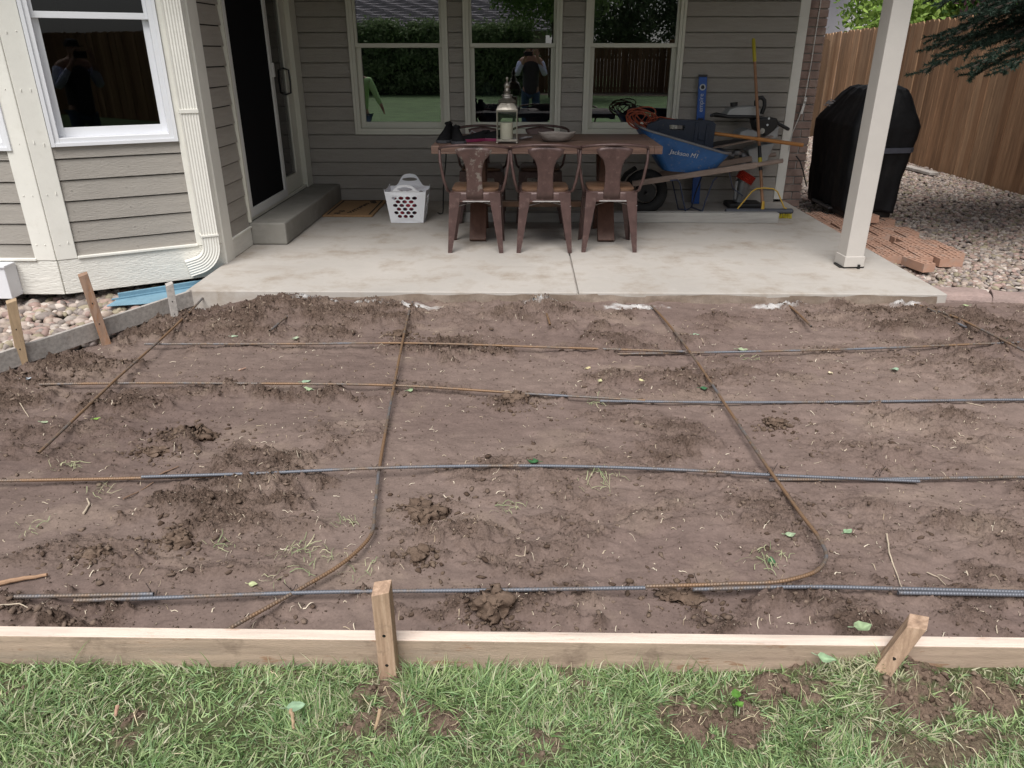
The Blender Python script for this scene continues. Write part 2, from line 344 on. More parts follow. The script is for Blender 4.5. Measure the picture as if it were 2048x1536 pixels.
def text(body, mat, parent, fr, size, name='lettering', ext=.0012, font=None, shear=0, rot=0):
    cu = bpy.data.curves.new(name, 'FONT'); cu.body = body; cu.size = size; cu.extrude = ext; cu.align_x = 'LEFT'; cu.shear = shear; cu.resolution_u = 3
    t = bpy.data.objects.new(name, cu); COL.objects.link(t); bpy.context.view_layer.update()
    me = bpy.data.meshes.new_from_object(t.evaluated_get(bpy.context.evaluated_depsgraph_get()))
    V = [v.co.copy() for v in me.vertices]; Fc = [tuple(p.vertices) for p in me.polygons]
    bpy.data.objects.remove(t)
    c, s_ = math.cos(rot), math.sin(rot)
    mb = MB(); mb.add([fr(v.x*c-v.y*s_, v.z, v.x*s_+v.y*c) for v in V], Fc)
    return part(name, mb, mat, parent)

# ------------------------------------------------------------------ world, light, camera
w = bpy.data.worlds.new('World'); scene.world = w; w.use_nodes = True
wn = w.node_tree.nodes; wl = w.node_tree.links; bg = wn['Background']
sky = wn.new('ShaderNodeTexSky'); sky.sky_type = 'NISHITA'; sky.sun_disc = False
SUN_EL, SUN_AZ = R(58), R(192)
sky.sun_elevation = SUN_EL; sky.sun_rotation = SUN_AZ; sky.air_density = 1.0; sky.dust_density = 6.0; sky.ozone_density = 1.0; sky.altitude = 1600
hs = wn.new('ShaderNodeHueSaturation'); hs.inputs['Saturation'].default_value = .22
wl.new(sky.outputs[0], hs.inputs['Color']); wl.new(hs.outputs[0], bg.inputs[0]); bg.inputs[1].default_value = .055
sd = bpy.data.lights.new('sun', 'SUN'); sd.energy = 1.5; sd.angle = R(38); sd.color = (1, .965, .93)
so = bpy.data.objects.new('sun', sd); COL.objects.link(so)
sdir = Vector((math.sin(SUN_AZ)*math.cos(SUN_EL), math.cos(SUN_AZ)*math.cos(SUN_EL), math.sin(SUN_EL)))
so.rotation_euler = sdir.to_track_quat('Z', 'Y').to_euler(); so.location = (0, -3, 12)
cam = bpy.data.cameras.new('camera'); cam.sensor_width = 36; cam.lens = F_/2048*36; cam.clip_end = 600; cam.clip_start = .02
co = bpy.data.objects.new('camera', cam); COL.objects.link(co); co.location = (0, 0, CH); co.rotation_euler = (R(90)-TH, 0, YAW); scene.camera = co
scene.view_settings.view_transform = 'Standard'; scene.view_settings.look = 'None'; scene.view_settings.exposure = 1.4; scene.view_settings.gamma = 1
scene.cycles.max_bounces = 8; scene.cycles.transparent_max_bounces = 16; scene.cycles.use_denoising = True; scene.cycles.use_adaptive_sampling = False
scene.cycles.caustics_reflective = False; scene.cycles.caustics_refractive = False

# ------------------------------------------------------------------ soil bed
CL = []   # crumbly spots: x, y, rx, ry, strength
for u, v, ru, rv, k in ((300, 640, 130, 40, 1), (450, 655, 120, 35, .9), (560, 640, 120, 30, .9), (110, 730, 120, 30, 1), (40, 790, 90, 50, .8), (700, 640, 120, 30, .9), (800, 650, 40, 15, 1), (900, 700, 130, 18, .8),
                        (480, 785, 330, 14, .8), (250, 820, 130, 25, .9), (340, 885, 75, 20, 1), (560, 945, 130, 40, .7), (430, 1005, 130, 45, .9), (370, 1060, 60, 35, .8), (850, 1020, 55, 22, .6), (690, 880, 60, 25, .5), (1000, 960, 90, 40, .6), (1080, 960, 50, 40, .5),
                        (960, 1090, 140, 40, .7), (1000, 1220, 160, 35, .9), (860, 1215, 80, 25, .8), (120, 1230, 190, 28, .8), (550, 1240, 120, 22, .6), (1660, 1225, 180, 40, .9), (1950, 1200, 120, 50, .7), (1560, 1060, 120, 50, .5), (1500, 1000, 90, 50, .6), (1340, 900, 90, 40, .7),
                        (1240, 690, 90, 22, .7), (1350, 760, 110, 28, .8), (1230, 770, 80, 22, .7), (1500, 740, 140, 30, .5), (1800, 640, 150, 25, .8), (1960, 660, 130, 35, .8), (1950, 740, 120, 50, .7), (1900, 850, 140, 40, .6), (1720, 900, 140, 40, .5), (1580, 630, 60, 14, .7), (1100, 640, 70, 18, .6), (1230, 640, 100, 14, .5), (1700, 1050, 150, 60, .4), (1940, 1060, 140, 60, .6), (1020, 800, 50, 14, 1), (1040, 640, 60, 20, .6)):
    p = G(u, v, -.09); a = G(u+ru, v, -.09); b = G(u, v-rv, -.09); CL.append((p[0], p[1], abs(a[0]-p[0]), abs(b[1]-p[1])*1.05, k))
DUST = [(416, 606, .16, .05), (610, 608, .10, .05), (835, 612, .16, .05), (1080, 610, .13, .045), (1262, 612, .20, .05), (1555, 611, .17, .045), (1808, 608, .10, .05), (700, 612, .18, .02)]
DUSTW = [(*G(u, v, -.055)[:2], rx*1.0, ry*1.15) for u, v, rx, ry in DUST]
def clodmask(x, y):
    wx = x+.22*perlin(x*3, y*3)+.09*perlin(x*9, y*9)+.05*perlin(x*25, y*25); wy = y+.13*perlin(x*3+50, y*3)+.06*perlin(x*9+9, y*9)+.04*perlin(x*25+9, y*25)
    m = .38*sst(.12, .6, fbm(x*1.3+5, y*2.2, 4))
    for cx, cy, rx, ry, k in CL:
        d = ((wx-cx)/rx)**2+((wy-cy)/ry)**2
        m = np.maximum(m, k*(.80 if cx > -.4 and cy < 3.6 else 1.0)*(1-sst(.1, 1.45, d)))
    # broken up: streaks where the blade scraped through
    return np.clip(m*(.95+.85*fbm(x*4, y*10, 3)+.25*perlin(x*30, y*40)), 0, 1)
def dz_base(x, y):
    h = -.092+.030*sst(3.7, 4.45, y)-.035*sst(-1.3, -2.1, x)*sst(3.6, 4.5, y)
    h = h+.012*fbm(x*.9, y*.9, 2)+.012*sst(3.2, 2.2, y)*0
    h = h-.012*sst(1.66, 1.54, y)
    h = h+.035*np.exp(-(((x+1.55)/.45)**2+((y-4.3)/.25)**2))-.030*sst(.34, .04, x-(-2.64+(y-3.44)/(4.53-3.44)*.52))*sst(3.0, 3.3, y)
    return h
def dz(x, y, fine=True, mk=None):
    h = dz_base(x, y)
    mk = clodmask(x, y) if mk is None else mk
    wx = x+.02*perlin(x*22, y*22); wy = y+.02*perlin(x*22+7, y*22+3)
    # scraped, plated surface between the crumbs
    t = fbm(x*2.4+.8*perlin(x*6, y*6), y*4.2, 3)*3.2
    fr = t-np.floor(t); h = h+.0068*(np.floor(t)+sst(.0, .07, fr))*(.35+.65*sst(.05, .4, mk+.3*fbm(x*2, y*2, 2)))
    h = h+.0030*fbm(x*5, y*6, 2)+.0013*perlin(x*2.1, y*24)*(1-mk)
    wx2 = wx+.012*perlin(x*55, y*55); wy2 = wy+.012*perlin(x*55+7, y*55+3)
    d1, i1, s1 = worley(wx2*15, wy2*21); d2, i2, s2 = worley(wx2*37+3, wy2*47); d3, i3, s3 = worley(wx2*80, wy2*95+5)
    c1 = np.where(i1 > .42, np.sqrt(np.clip(1-(d1/.55)**2, 0, 1))*(i1-.25), 0)
    c2 = np.where(i2 > .30, np.sqrt(np.clip(1-(d2/.6)**2, 0, 1))*(i2), 0)
    c3 = np.sqrt(np.clip(1-(d3/.65)**2, 0, 1))*i3
    c4 = np.where(i2 > .55, sst(.62, .38, d2), 0)*i2
    pl = fbm(x*14+perlin(x*30, y*30), y*19, 4)*2.2; pf = pl-np.floor(pl)
    h = h+mk*(.017*c1+.013*c2+.008*c4+.008*c3+.009*fbm(x*9, y*11, 4)+.017*(sst(.0, .09, pf)-pf)+.006)
    # torn ledges that drop off toward the lawn
    sw = wy*7.5+1.7*fbm(wx*2.3, wy*2.3, 4)+.25*fbm(x*19, y*19, 3); sf = sw-np.floor(sw); amp = sst(.02, .45, fbm(x*2.1+31, y*3.1+7, 3))*sst(.12, .55, mk+.25*fbm(x*3+3, y*3, 2))
    h = h+amp*.024*np.clip(1-sf*1.6, 0, 1)
    sw = wy*17+1.9*fbm(wx*4.5+8, wy*4.5, 4)+.3*fbm(x*33, y*33, 2); sf = sw-np.floor(sw); h = h+sst(.0, .4, fbm(x*4+11, y*5, 3))*sst(.2, .7, mk)*.012*np.clip(1-sf*1.8, 0, 1)
    # sparse pellets everywhere
    h = h+np.where(i2 > .90, .006*np.sqrt(np.clip(1-(d2/.36)**2, 0, 1)), 0)*(.4+fbm(x*2, y*2, 2))
    # a few cracks
    cr = sst(.06, .0, s1-d1)*sst(.1, .5, fbm(x*1.7+40, y*1.7, 2)); h = h-.007*cr*(1-.5*mk)
    return h
X0, X1, Y0, Y1 = -4.4, 5.0, 1.515, 4.535
def leftlimit(y):      # the soil's left border runs along the grey form board
    return -2.64+(y-3.44)/(4.53-3.44)*.52
xs = np.concatenate([np.arange(X0, -2.9, .02), np.arange(-2.9, 3.3, .0062), np.arange(3.3, X1, .02)]); ys = []
yv = Y0
while yv < Y1: ys.append(yv); yv += .0048+.0020*(yv-Y0)
ys.append(Y1); ys = np.array(ys)
gx, gy = np.meshgrid(xs, ys)
gx2 = gx.copy(); lim = np.where(gy > 3.2, leftlimit(gy), -4.4); gx2 = np.maximum(gx2, lim)
mk = clodmask(gx2, gy); gz = dz(gx2, gy, mk=mk)
tone = .5+.5*np.tanh(1.6*fbm(gx2*.8+3, gy*1.1, 3))
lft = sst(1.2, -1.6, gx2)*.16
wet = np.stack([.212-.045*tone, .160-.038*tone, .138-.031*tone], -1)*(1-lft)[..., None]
cl = np.stack([.135-.025*tone, .094-.018*tone, .071-.013*tone], -1)
mm = np.clip(mk*.8, 0, 1)[..., None]
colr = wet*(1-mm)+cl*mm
pale = sst(.25, .7, fbm(gx2*3, gy*4, 4))[..., None]*.35; colr = colr*(1-pale)+np.array([.26, .20, .16])*pale
dm = np.zeros(gx2.shape)
for cx, cy, rx, ry in DUSTW:
    d = ((gx2-cx)/rx)**2+((gy-cy)/ry)**2+.9*fbm(gx2*16, gy*22, 4)
    dm = np.maximum(dm, .85*sst(1.15, -.15, d))
colr = colr*(1-dm[..., None])+np.array([.58, .57, .56])*dm[..., None]
ny, nx = gx2.shape; idx = np.arange(nx*ny).reshape(ny, nx)
Fq = np.stack([idx[:-1, :-1], idx[:-1, 1:], idx[1:, 1:], idx[1:, :-1]], -1).reshape(-1, 4)
keep = (gx2[:-1, 1:]-gx2[:-1, :-1]).reshape(-1) > 1e-5
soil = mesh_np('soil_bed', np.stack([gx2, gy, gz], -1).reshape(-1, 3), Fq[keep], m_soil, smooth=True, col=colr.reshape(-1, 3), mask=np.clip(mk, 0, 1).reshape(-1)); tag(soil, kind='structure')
def dzp(x, y): return float(dz(np.array([float(x)]), np.array([float(y)]))[0])
def GD(u, v):
    p = G(u, v, -.09)
    for _ in range(3): p = G(u, v, dzp(p[0], p[1]))
    return p

# loose crumbs of soil lying on the bed (uncountable)
ICO = {}
for n_ in (1, 2):
    bm = bmesh.new(); bmesh.ops.create_icosphere(bm, subdivisions=n_, radius=1)
    ICO[n_] = (np.array([v.co[:] for v in bm.verts]), np.array([[v.index for v in f.verts] for f in bm.faces])); bm.free()
def scatter(name, P, S, cols, mat, sub=1, rough=.28, squash=(.5, .9), seed=1, parent=None, smooth=True):
    r = np.random.default_rng(seed); V0, F0 = ICO[sub]; N = len(P); k = len(V0)
    ax = r.random((N, 3))*[.9, .5, .35]+[.7, .5, 0]; ax[:, 2] = r.uniform(*squash, N)
    a = r.random(N)*6.283; ca, sa = np.cos(a), np.sin(a)
    jit = 1+rough*(r.random((N, k))-.5)*2
    L = V0[None]*jit[..., None]*ax[:, None, :]*S[:, None, None]
    tx = (r.random(N)-.5)*.7; L2 = L.copy(); L2[..., 1] = L[..., 1]*np.cos(tx)[:, None]-L[..., 2]*np.sin(tx)[:, None]; L2[..., 2] = L[..., 1]*np.sin(tx)[:, None]+L[..., 2]*np.cos(tx)[:, None]
    W = np.empty_like(L); W[..., 0] = L2[..., 0]*ca[:, None]-L2[..., 1]*sa[:, None]; W[..., 1] = L2[..., 0]*sa[:, None]+L2[..., 1]*ca[:, None]; W[..., 2] = L2[..., 2]
    W += P[:, None, :]
    F = (F0[None]+(np.arange(N)*k)[:, None, None]).reshape(-1, 3)
    return mesh_np(name, W.reshape(-1, 3), F, mat, parent, smooth=smooth, col=np.repeat(cols, k, 0))
N = 150000
px = rng.uniform(-2.9, 3.6, N); py = 1.53+(rng.random(N)**1.3)*2.98
mkv = clodmask(px, py); ok = (rng.random(N) < .02+.42*mkv**1.5) & (px > np.where(py > 3.2, leftlimit(py)+.03, -3)); px, py = px[ok], py[ok]
sz = .0018+.0105*rng.random(len(px))**4.5
pz = dz(px, py)+sz*.2
tn = rng.random((len(px), 1)); cc = np.array([.085, .058, .043])*(1-tn)+np.array([.22, .165, .13])*tn
tag(scatter('soil_crumbs', np.stack([px, py, pz], -1), sz, cc, m_clod, 1, .42, (.4, .8), 3, None, False), 'loose crumbs of dark soil over the bed', 'soil', kind='stuff')

TET = (np.array([[1, 1, 1], [-1, -1, 1], [-1, 1, -1], [1, -1, -1]])/1.4, np.array([[0, 1, 3], [0, 2, 1], [0, 3, 2], [1, 2, 3]])); ICO[0] = TET
N = 420000
px = rng.uniform(-2.5, 3.2, N); py = 1.53+(rng.random(N)**1.5)*2.98
mkv = clodmask(px, py); ok = (rng.random(N) < .03+.22*mkv+.05*np.clip(fbm(px*5, py*5, 2), 0, 1)) & (px > np.where(py > 3.2, leftlimit(py)+.03, -3)); px, py = px[ok], py[ok]
sz = .0012+.0034*rng.random(len(px))**2; pz = dz(px, py)+sz*.4; tn = rng.random((len(px), 1)); cc = np.array([.085, .058, .043])*(1-tn)+np.array([.27, .21, .17])*tn; cc[rng.random(len(px)) < .02] = (.5, .44, .36)
tag(scatter('soil_grit', np.stack([px, py, pz], -1), sz, cc, m_clod, 0, .3, (.5, 1), 4, None, False), 'fine dark grit and specks over the soil bed', 'soil', kind='stuff')

# pale root bits and straw in the soil (uncountable)
def strips(N, fx, seed, zf, Lr=(.008, .05), wr=(.0008, .0022), cols=None, nseg=4, lift=.004, curl=2.6):
    r = np.random.default_rng(seed); P = fx(r, N); N = len(P)
    L = r.uniform(*Lr, N)*(.4+.6*r.random(N)); W_ = r.uniform(*wr, N); a = r.random(N)*6.283; cv = (r.random(N)-.5)*curl
    V = np.zeros((N, nseg+1, 2, 3)); x = P[:, 0].copy(); y = P[:, 1].copy()
    for i in range(nseg+1):
        an = a+cv*(i/nseg); nxv, nyv = -np.sin(an), np.cos(an); wd = W_*(1-.5*i/nseg)
        zz = zf(x, y)+lift*(.4+np.sin(np.pi*i/nseg)*r.random(N)*1.5)
        for sgn, j in ((-1, 0), (1, 1)):
            V[:, i, j, 0] = x+sgn*nxv*wd; V[:, i, j, 1] = y+sgn*nyv*wd; V[:, i, j, 2] = zz+j*wd*.8
        x = x+np.cos(an)*L/nseg; y = y+np.sin(an)*L/nseg
    k = (nseg+1)*2; base = (np.arange(N)*k)[:, None]
    F = np.concatenate([base+np.array([2*i, 2*i+2, 2*i+3, 2*i+1])[None] for i in range(nseg)], 0)
    c = cols(r, N)
    return V.reshape(-1, 3), F, np.repeat(c, k, 0)
def fx_soil(r, N):
    x = r.uniform(-2.6, 3.4, N); y = 1.53+(r.random(N)**1.2)*2.95
    ok = x > np.where(y > 3.2, leftlimit(y)+.03, -3); return np.stack([x, y], -1)[ok]
def c_straw(r, N):
    t = r.random((N, 1)); return np.array([.34, .26, .18])*(1-t)+np.array([.68, .60, .48])*t
V_, F_q, c_ = strips(2600, fx_soil, 21, lambda x, y: dz(x, y), (.005, .042), (.0006, .0019), cols=c_straw)
tag(mesh_np('root_bits', V_, F_q, m_straw, col=c_), 'pale root bits and straw strewn over the soil', 'straw', kind='stuff')
TUFT = [(645, 1110), (690, 1045), (455, 1090), (60, 1055), (1190, 975), (1200, 950), (590, 1105), (735, 1145), (565, 1150), (1530, 1110), (1020, 1020), (210, 985), (1190, 808), (1500, 720), (1540, 1125), (120, 930)]
TW = [GD(*t) for t in TUFT]
def fx_tuft(r, N):
    k = r.integers(0, len(TW), N); P = np.array([t[:2] for t in TW])[k]; return P+r.normal(0, .022, (N, 2))*[1.4, 1]
def c_tuft(r, N):
    t = r.random((N, 1)); return np.array([.25, .33, .16])*(1-t)+np.array([.55, .53, .34])*t
V_, F_q, c_ = strips(210, fx_tuft, 22, lambda x, y: dz(x, y)+.003, (.03, .09), (.0009, .0018), c_tuft, 4, .009)
tag(mesh_np('grass_clippings', V_, F_q, m_grass, col=c_), 'torn tufts of pale grass dropped on the soil', 'grass clippings', kind='stuff')

# individual clods
CLODS = []
for (u, v, r_, fl, lab) in ((852, 1030, .055, (1.25, .9, .55), 'big fibrous brown soil clod right of the bent rebar'), (838, 1110, .028, (1, 1, .8), 'fist sized round clod below the big fibrous clod'), (1550, 850, .038, (1.1, .8, .6), 'round reddish clod alone on smooth soil at right'),
                           (380, 872, .075, (1.3, .6, .3), 'long flat crust of soil above the left rebar splice'), (315, 905, .045, (1.3, .7, .3), 'small flat crust just below the long crust at left'), (800, 672, .04, (1, .8, .8), 'dark clod beside the rebar near the patio edge'), (1365, 1195, .05, (1.5, .5, .25), 'flat dark flake of soil under the front rebar'),
                           (1030, 800, .05, (1.2, .6, .5), 'dark torn clod below the second long rebar'), (355, 1085, .045, (.9, 1.1, .5), 'upright slab like clod in the left foreground soil'), (190, 1110, .03, (1.2, .9, .4), 'small flat round clod in the left foreground'), (985, 1215, .05, (1, .9, .7), 'crumbly clod heaped against the front rebar')):
    p = GD(u, v); mb = MB(); mb.blob((p[0], p[1], p[2]+r_*fl[2]*.25), r_, int(u+v), 4, fl, .22)
    V = np.array(mb.v); V += (np.stack([fbm(V[:, 0]*45, V[:, 2]*45+V[:, 1]*31, 5), fbm(V[:, 1]*45, V[:, 2]*45+9, 5), fbm(V[:, 0]*45+V[:, 1]*33, V[:, 2]*50, 5)], -1))*r_*.36; CLODS.append((p[0], p[1], r_))
    t = (.5+.5*np.tanh(fbm(V[:, 0]*40, V[:, 1]*40, 3)))[:, None]; cc = np.array([.10, .068, .05])*(1-t)+np.array([.20, .145, .11])*t
    tag(mesh_np('soil_clod', V, mb.f, m_clod, smooth=True, col=cc), lab, 'clod', 'larger clods on the soil bed')

px = np.concatenate([x+r_*1.5*rng.normal(size=260) for x, y, r_ in CLODS]); py = np.concatenate([y+r_*1.1*rng.normal(size=260) for x, y, r_ in CLODS]); py = np.clip(py, 1.53, 4.5); sz = .0015+.010*rng.random(len(px))**4; tn = rng.random((len(px), 1))
tag(scatter('clod_debris', np.stack([px, py, dz(px, py)+sz*.3], -1), sz, np.array([.075, .05, .037])*(1-tn)+np.array([.19, .14, .105])*tn, m_clod, 1, .45, (.4, .9), 8, None, False), 'crumbled soil fallen round the larger clods', 'soil', kind='stuff')
# ------------------------------------------------------------------ rebar
def rebar_mat(name, t0, t1, seed):
    m, n, l, p = nt(name)
    tc = n.new('ShaderNodeTexCoord'); mp = n.new('ShaderNodeMapping'); mp.inputs['Location'].default_value = (seed*3.1, seed*1.7, 0); l.new(tc.outputs['Object'], mp.inputs['Vector'])
    a = n.new('ShaderNodeTexNoise'); a.inputs['Scale'].default_value = 4.5; a.inputs['Detail'].default_value = 3; l.new(mp.outputs[0], a.inputs['Vector'])
    b = n.new('ShaderNodeTexNoise'); b.inputs['Scale'].default_value = 60; b.inputs['Detail'].default_value = 4; l.new(mp.outputs[0], b.inputs['Vector'])
    ad = n.new('ShaderNodeMath'); ad.operation = 'MULTIPLY_ADD'; ad.inputs[1].default_value = .35; l.new(b.outputs['Fac'], ad.inputs[0]); l.new(a.outputs['Fac'], ad.inputs[2])
    cr = n.new('ShaderNodeValToRGB'); e = cr.color_ramp.elements; e[0].position = t0; e[0].color = (.155, .165, .19, 1); e[1].position = t1; e[1].color = (.235, .145, .085, 1)
    mid = e.new((t0+t1)/2); mid.color = (.17, .135, .11, 1); l.new(ad.outputs[0], cr.inputs[0]); l.new(cr.outputs[0], p.inputs['Base Color'])
    p.inputs['Metallic'].default_value = .35; p.inputs['Roughness'].default_value = .5; return m
rb_mats = [rebar_mat('rebar_%d' % i, a, b, i) for i, (a, b) in enumerate(((.54, .84), (.46, .76), (.42, .72), (.68, 1.0)))]
def resample(P, step):
    P = np.array(P, float); d = np.r_[0, np.cumsum(np.linalg.norm(np.diff(P[:, :2], axis=0), axis=1))]; n = max(4, int(d[-1]/step))
    # catmull-rom smooth
    s = np.linspace(0, d[-1], n); out = np.empty((n, 2))
    for j in range(2):
        m = np.gradient(P[:, j], d) if len(P) > 2 else np.full(len(P), (P[-1, j]-P[0, j])/d[-1])
        i = np.clip(np.searchsorted(d, s, 'right')-1, 0, len(P)-2); hh = d[i+1]-d[i]; t = (s-d[i])/hh
        out[:, j] = (2*t**3-3*t**2+1)*P[i, j]+(t**3-2*t**2+t)*hh*m[i]+(-2*t**3+3*t**2)*P[i+1, j]+(t**3-t**2)*hh*m[i+1]
    return out, s
def rebar(pts, lab, cat='rebar', mat=0, r=.0059, lift=0.0, z0=None, z1=None, group='rebar laid in a grid over the soil', world=None):
    def gb(u, v):
        p = G(u, v, -.07)
        for _ in range(3): p = G(u, v, float(dz_base(np.array([p[0]]), np.array([p[1]]))[0])+.026)
        return p[:2]
    P = world if world is not None else [gb(u, v) for u, v in pts]
    q, s = resample(P, .002); n = len(q)
    zz = dz_base(q[:, 0], q[:, 1])+.006; cs = slice(0, n, 12)
    zf = np.max([dz(q[cs, 0], q[cs, 1]+o_) for o_ in (-.008, 0, .008)], axis=0); mxz = np.array([np.percentile(zf[max(0, i-22):i+23], 88) for i in range(len(zf))])
    sx_ = np.linspace(-1, 1, len(mxz)); mxz = np.polyval(np.polyfit(sx_, np.minimum(mxz, dz_base(q[cs, 0], q[cs, 1])+.03), 2 if s[-1] > 1.5 else 1), sx_)
    zz = np.interp(np.arange(n), np.arange(n)[cs], mxz)+r+.004+lift
    if z0 is not None: t = np.clip(s/.35, 0, 1); zz = z0*(1-t)+zz*t
    if z1 is not None: t = np.clip((s[-1]-s)/.35, 0, 1); zz = z1*(1-t)+zz*t
    C = np.stack([q[:, 0], q[:, 1], zz], -1); T = np.gradient(C, axis=0); T /= np.linalg.norm(T, axis=1)[:, None]
    S = np.cross(T, [0, 0, 1.0]); S /= np.linalg.norm(S, axis=1)[:, None]; B = np.cross(S, T)
    k = 10; an = np.arange(k)*2*np.pi/k; ph = np.sin(2*np.pi*s[:, None]/.009+1.2*np.cos(an)[None])
    rr = r*(1+.12*np.clip(ph*2.2, -.5, 1))
    V = C[:, None]+S[:, None]*(np.cos(an)[None, :, None]*rr[..., None])+B[:, None]*(np.sin(an)[None, :, None]*rr[..., None])
    ii = np.arange(n-1)[:, None]*k; jj = np.arange(k)[None]; j2 = (jj+1) % k
    F = np.stack([ii+jj, ii+j2, ii+k+j2, ii+k+jj], -1).reshape(-1, 4)
    V = np.concatenate([V.reshape(-1, 3), C[:1], C[-1:]]); nv = n*k
    capq = np.array([[nv, (j+1) % k, j, j] for j in range(0)]) if False else None
    f_list = F
    o = mesh_np('rebar', V[:nv], f_list, rb_mats[mat], smooth=True)
    return tag(o, lab, cat, group)
rebar([(290, 692), (560, 690), (820, 691), (1100, 698), (1370, 708)], 'farthest long rusty rebar, left piece nearest the patio edge', mat=1)
rebar([(1235, 704), (1500, 706), (1700, 699), (2048, 686), (2700, 660)], 'grey rebar lapping the farthest long bar and running off right', mat=0)
rebar([(80, 770), (240, 771), (500, 771), (790, 775), (1060, 789), (1290, 801)], 'second long rebar from the patio, left piece with orange rust', mat=1)
rebar([(1200, 800), (1480, 803), (1700, 799), (2048, 798), (2700, 800)], 'second row rebar, right piece, passing under the tall bent bar', mat=3)
rebar([(-500, 972), (0, 963), (250, 957), (495, 950)], 'third row rebar, rusty left piece running off the left edge', mat=2)
rebar([(285, 960), (500, 953), (760, 944), (1100, 938), (1400, 943), (1540, 950), (1840, 958)], 'long blue grey rebar across the middle with visible ribs', mat=3)
rebar([(1540, 953), (1800, 954), (2048, 952), (2600, 952)], 'third row rebar, short right piece lapping the middle bar', mat=0)
rebar([(-600, 1185), (0, 1195), (310, 1198)], 'front row rebar, blue grey left piece running off left', mat=3)
rebar([(150, 1205), (310, 1202), (620, 1193), (960, 1187), (1290, 1184)], 'front row rebar, long ribbed middle piece behind the stake', mat=3)
rebar([(1385, 1188), (1620, 1180), (1800, 1184), (2048, 1188), (2700, 1196)], 'front row rebar, right piece beginning at the bent bar end', mat=3)
rebar([(1795, 1189), (2048, 1192), (2700, 1202)], 'lowest right rebar lying just in front of the front row', mat=3)
rebar([(415, 604), (320, 693), (232, 772), (150, 848), (80, 917)], 'leftmost rebar sticking from the slab corner toward the camera', mat=2, lift=.012, z0=-.045)
rebar([(825, 603), (806, 690), (790, 770), (772, 860), (757, 950), (750, 1020), (740, 1078), (700, 1120), (600, 1185), (475, 1262), (452, 1277)], 'left bent rebar curving from the slab down to the front board', mat=1, lift=.013, z0=-.045, z1=-.055)
rebar([(1303, 606), (1380, 715), (1460, 830), (1540, 950), (1600, 1035), (1640, 1093), (1650, 1120), (1634, 1150), (1580, 1170), (1450, 1180), (1290, 1188)], 'right rebar with a rounded hook bend turning left at the front', mat=2, lift=.013, z0=-.045)
rebar([(1830, 606), (1940, 658), (2048, 712), (2300, 838)], 'rebar at far right from the slab corner running off right', mat=2, lift=.012, z0=-.045)
rebar([(1855, 621), (1895, 641), (1932, 660)], 'short rebar spliced beside the far right bar', mat=0)
for (a, b, lab, mt) in (((606, 600), (540, 668), 'short grey dowel bar second from the left on the slab edge', 0), ((1088, 607), (1100, 655), 'short rusty dowel bar below the patio joint', 2), ((1573, 606), (1622, 658), 'short rusty dowel bar angled right near the post side', 2)):
    rebar([a, ((a[0]+b[0])/2, (a[1]+b[1])/2), b], lab, 'dowel', mt, group='short dowels drilled in the slab edge', z0=-.045)
# tie wires
mbw = MB()
for i, (u, v) in enumerate(((232, 772), (790, 773), (757, 944), (1540, 950), (590, 1188), (1400, 1181), (372, 955), (1370, 707), (1753, 954), (310, 1197))):
    p = GD(u, v); a = rnd.random()*6; q = [(p[0]+.011*math.cos(t+a), p[1]+.011*math.sin(t+a), p[2]+.018+.012*math.sin(2*t)) for t in np.linspace(0, 6.2, 14)]+[(p[0]+.03*math.cos(a), p[1]+.03*math.sin(a), p[2]+.045)]
    mbw = MB(); mbw.tube(q, .0009, 5); tag(part('tie_wire', mbw, m_rod), 'twist of black tie wire where two rebars cross', 'tie wire', 'tie wires knotted round rebar crossings')

# ------------------------------------------------------------------ form boards and stakes
mb = MB(); mb.box(-3.6, 1.4755, -.125, 3.6, 1.513, 0.0)
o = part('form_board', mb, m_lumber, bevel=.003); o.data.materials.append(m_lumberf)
for p_ in o.data.polygons: p_.material_index = 1 if p_.normal.y < -.5 else 0  # front side takes a darker, browner board tone with mud splashes
tag(o, 'long fresh pine form board across the front of the soil', 'board', 'form boards')
def stake(base, top, wd, mat, lab, dp=None, rz=0.0, cut=.012):
    dp = dp or wd; bx, by, bz = base; tx, ty, tz = top; c, s_ = math.cos(rz), math.sin(rz)
    ring = lambda X, Y, Z, k=1, dzs=(0, 0, 0, 0): [(X+(a*c-b*s_)*k, Y+(a*s_+b*c)*k, Z+dzs[i]) for i, (a, b) in enumerate(((-wd/2, -dp/2), (wd/2, -dp/2), (wd/2, dp/2), (-wd/2, dp/2)))]
    mbs = MB(); mbs.loft([ring(bx, by, bz), ring(tx, ty, tz, 1, (-cut, 0, cut*.4, -cut*.3))])
    root = thing('stake', lab, 'stake', (bx, by, bz), 'wooden stakes holding the form boards')
    part('shaft', mbs, mat, root, bevel=.002)
    for hz in (.35, .62):
        n = MB()
        hx = bx+(tx-bx)*hz; hy = by+(ty-by)*hz; hzz = bz+(tz-bz)*hz
        n.cyl((hx+s_*(-dp/2-.0006)*-1, hy-c*(dp/2+.0006), hzz), (hx, hy-c*(dp/2-.004), hzz), .0045, 8)
        part('screw', n, m_rod, root)
    return root
p = G(783, 1345, -.11); stake((p[0]+.002, 1.448, -.16), (p[0]+.0, 1.448, .195), .044, m_stakew, 'upright stake left of centre in front of the pine board', .044)
stake((.875, 1.444, -.16), (.966, 1.436, .118), .042, m_stakew, 'right leaning stake in front of the pine board', .046, -.55)
mb = MB(); a = np.array([-2.098, 4.530]); b = np.array([-2.627, 3.442]); d = (a-b)/np.linalg.norm(a-b); e2 = b-d*1.6; nrm = np.array([-d[1], d[0]])
fr = frame((*e2, 0), d, nrm); mb.fbox(fr, 0, 0, -.10, np.linalg.norm(a-e2), .022, 0)
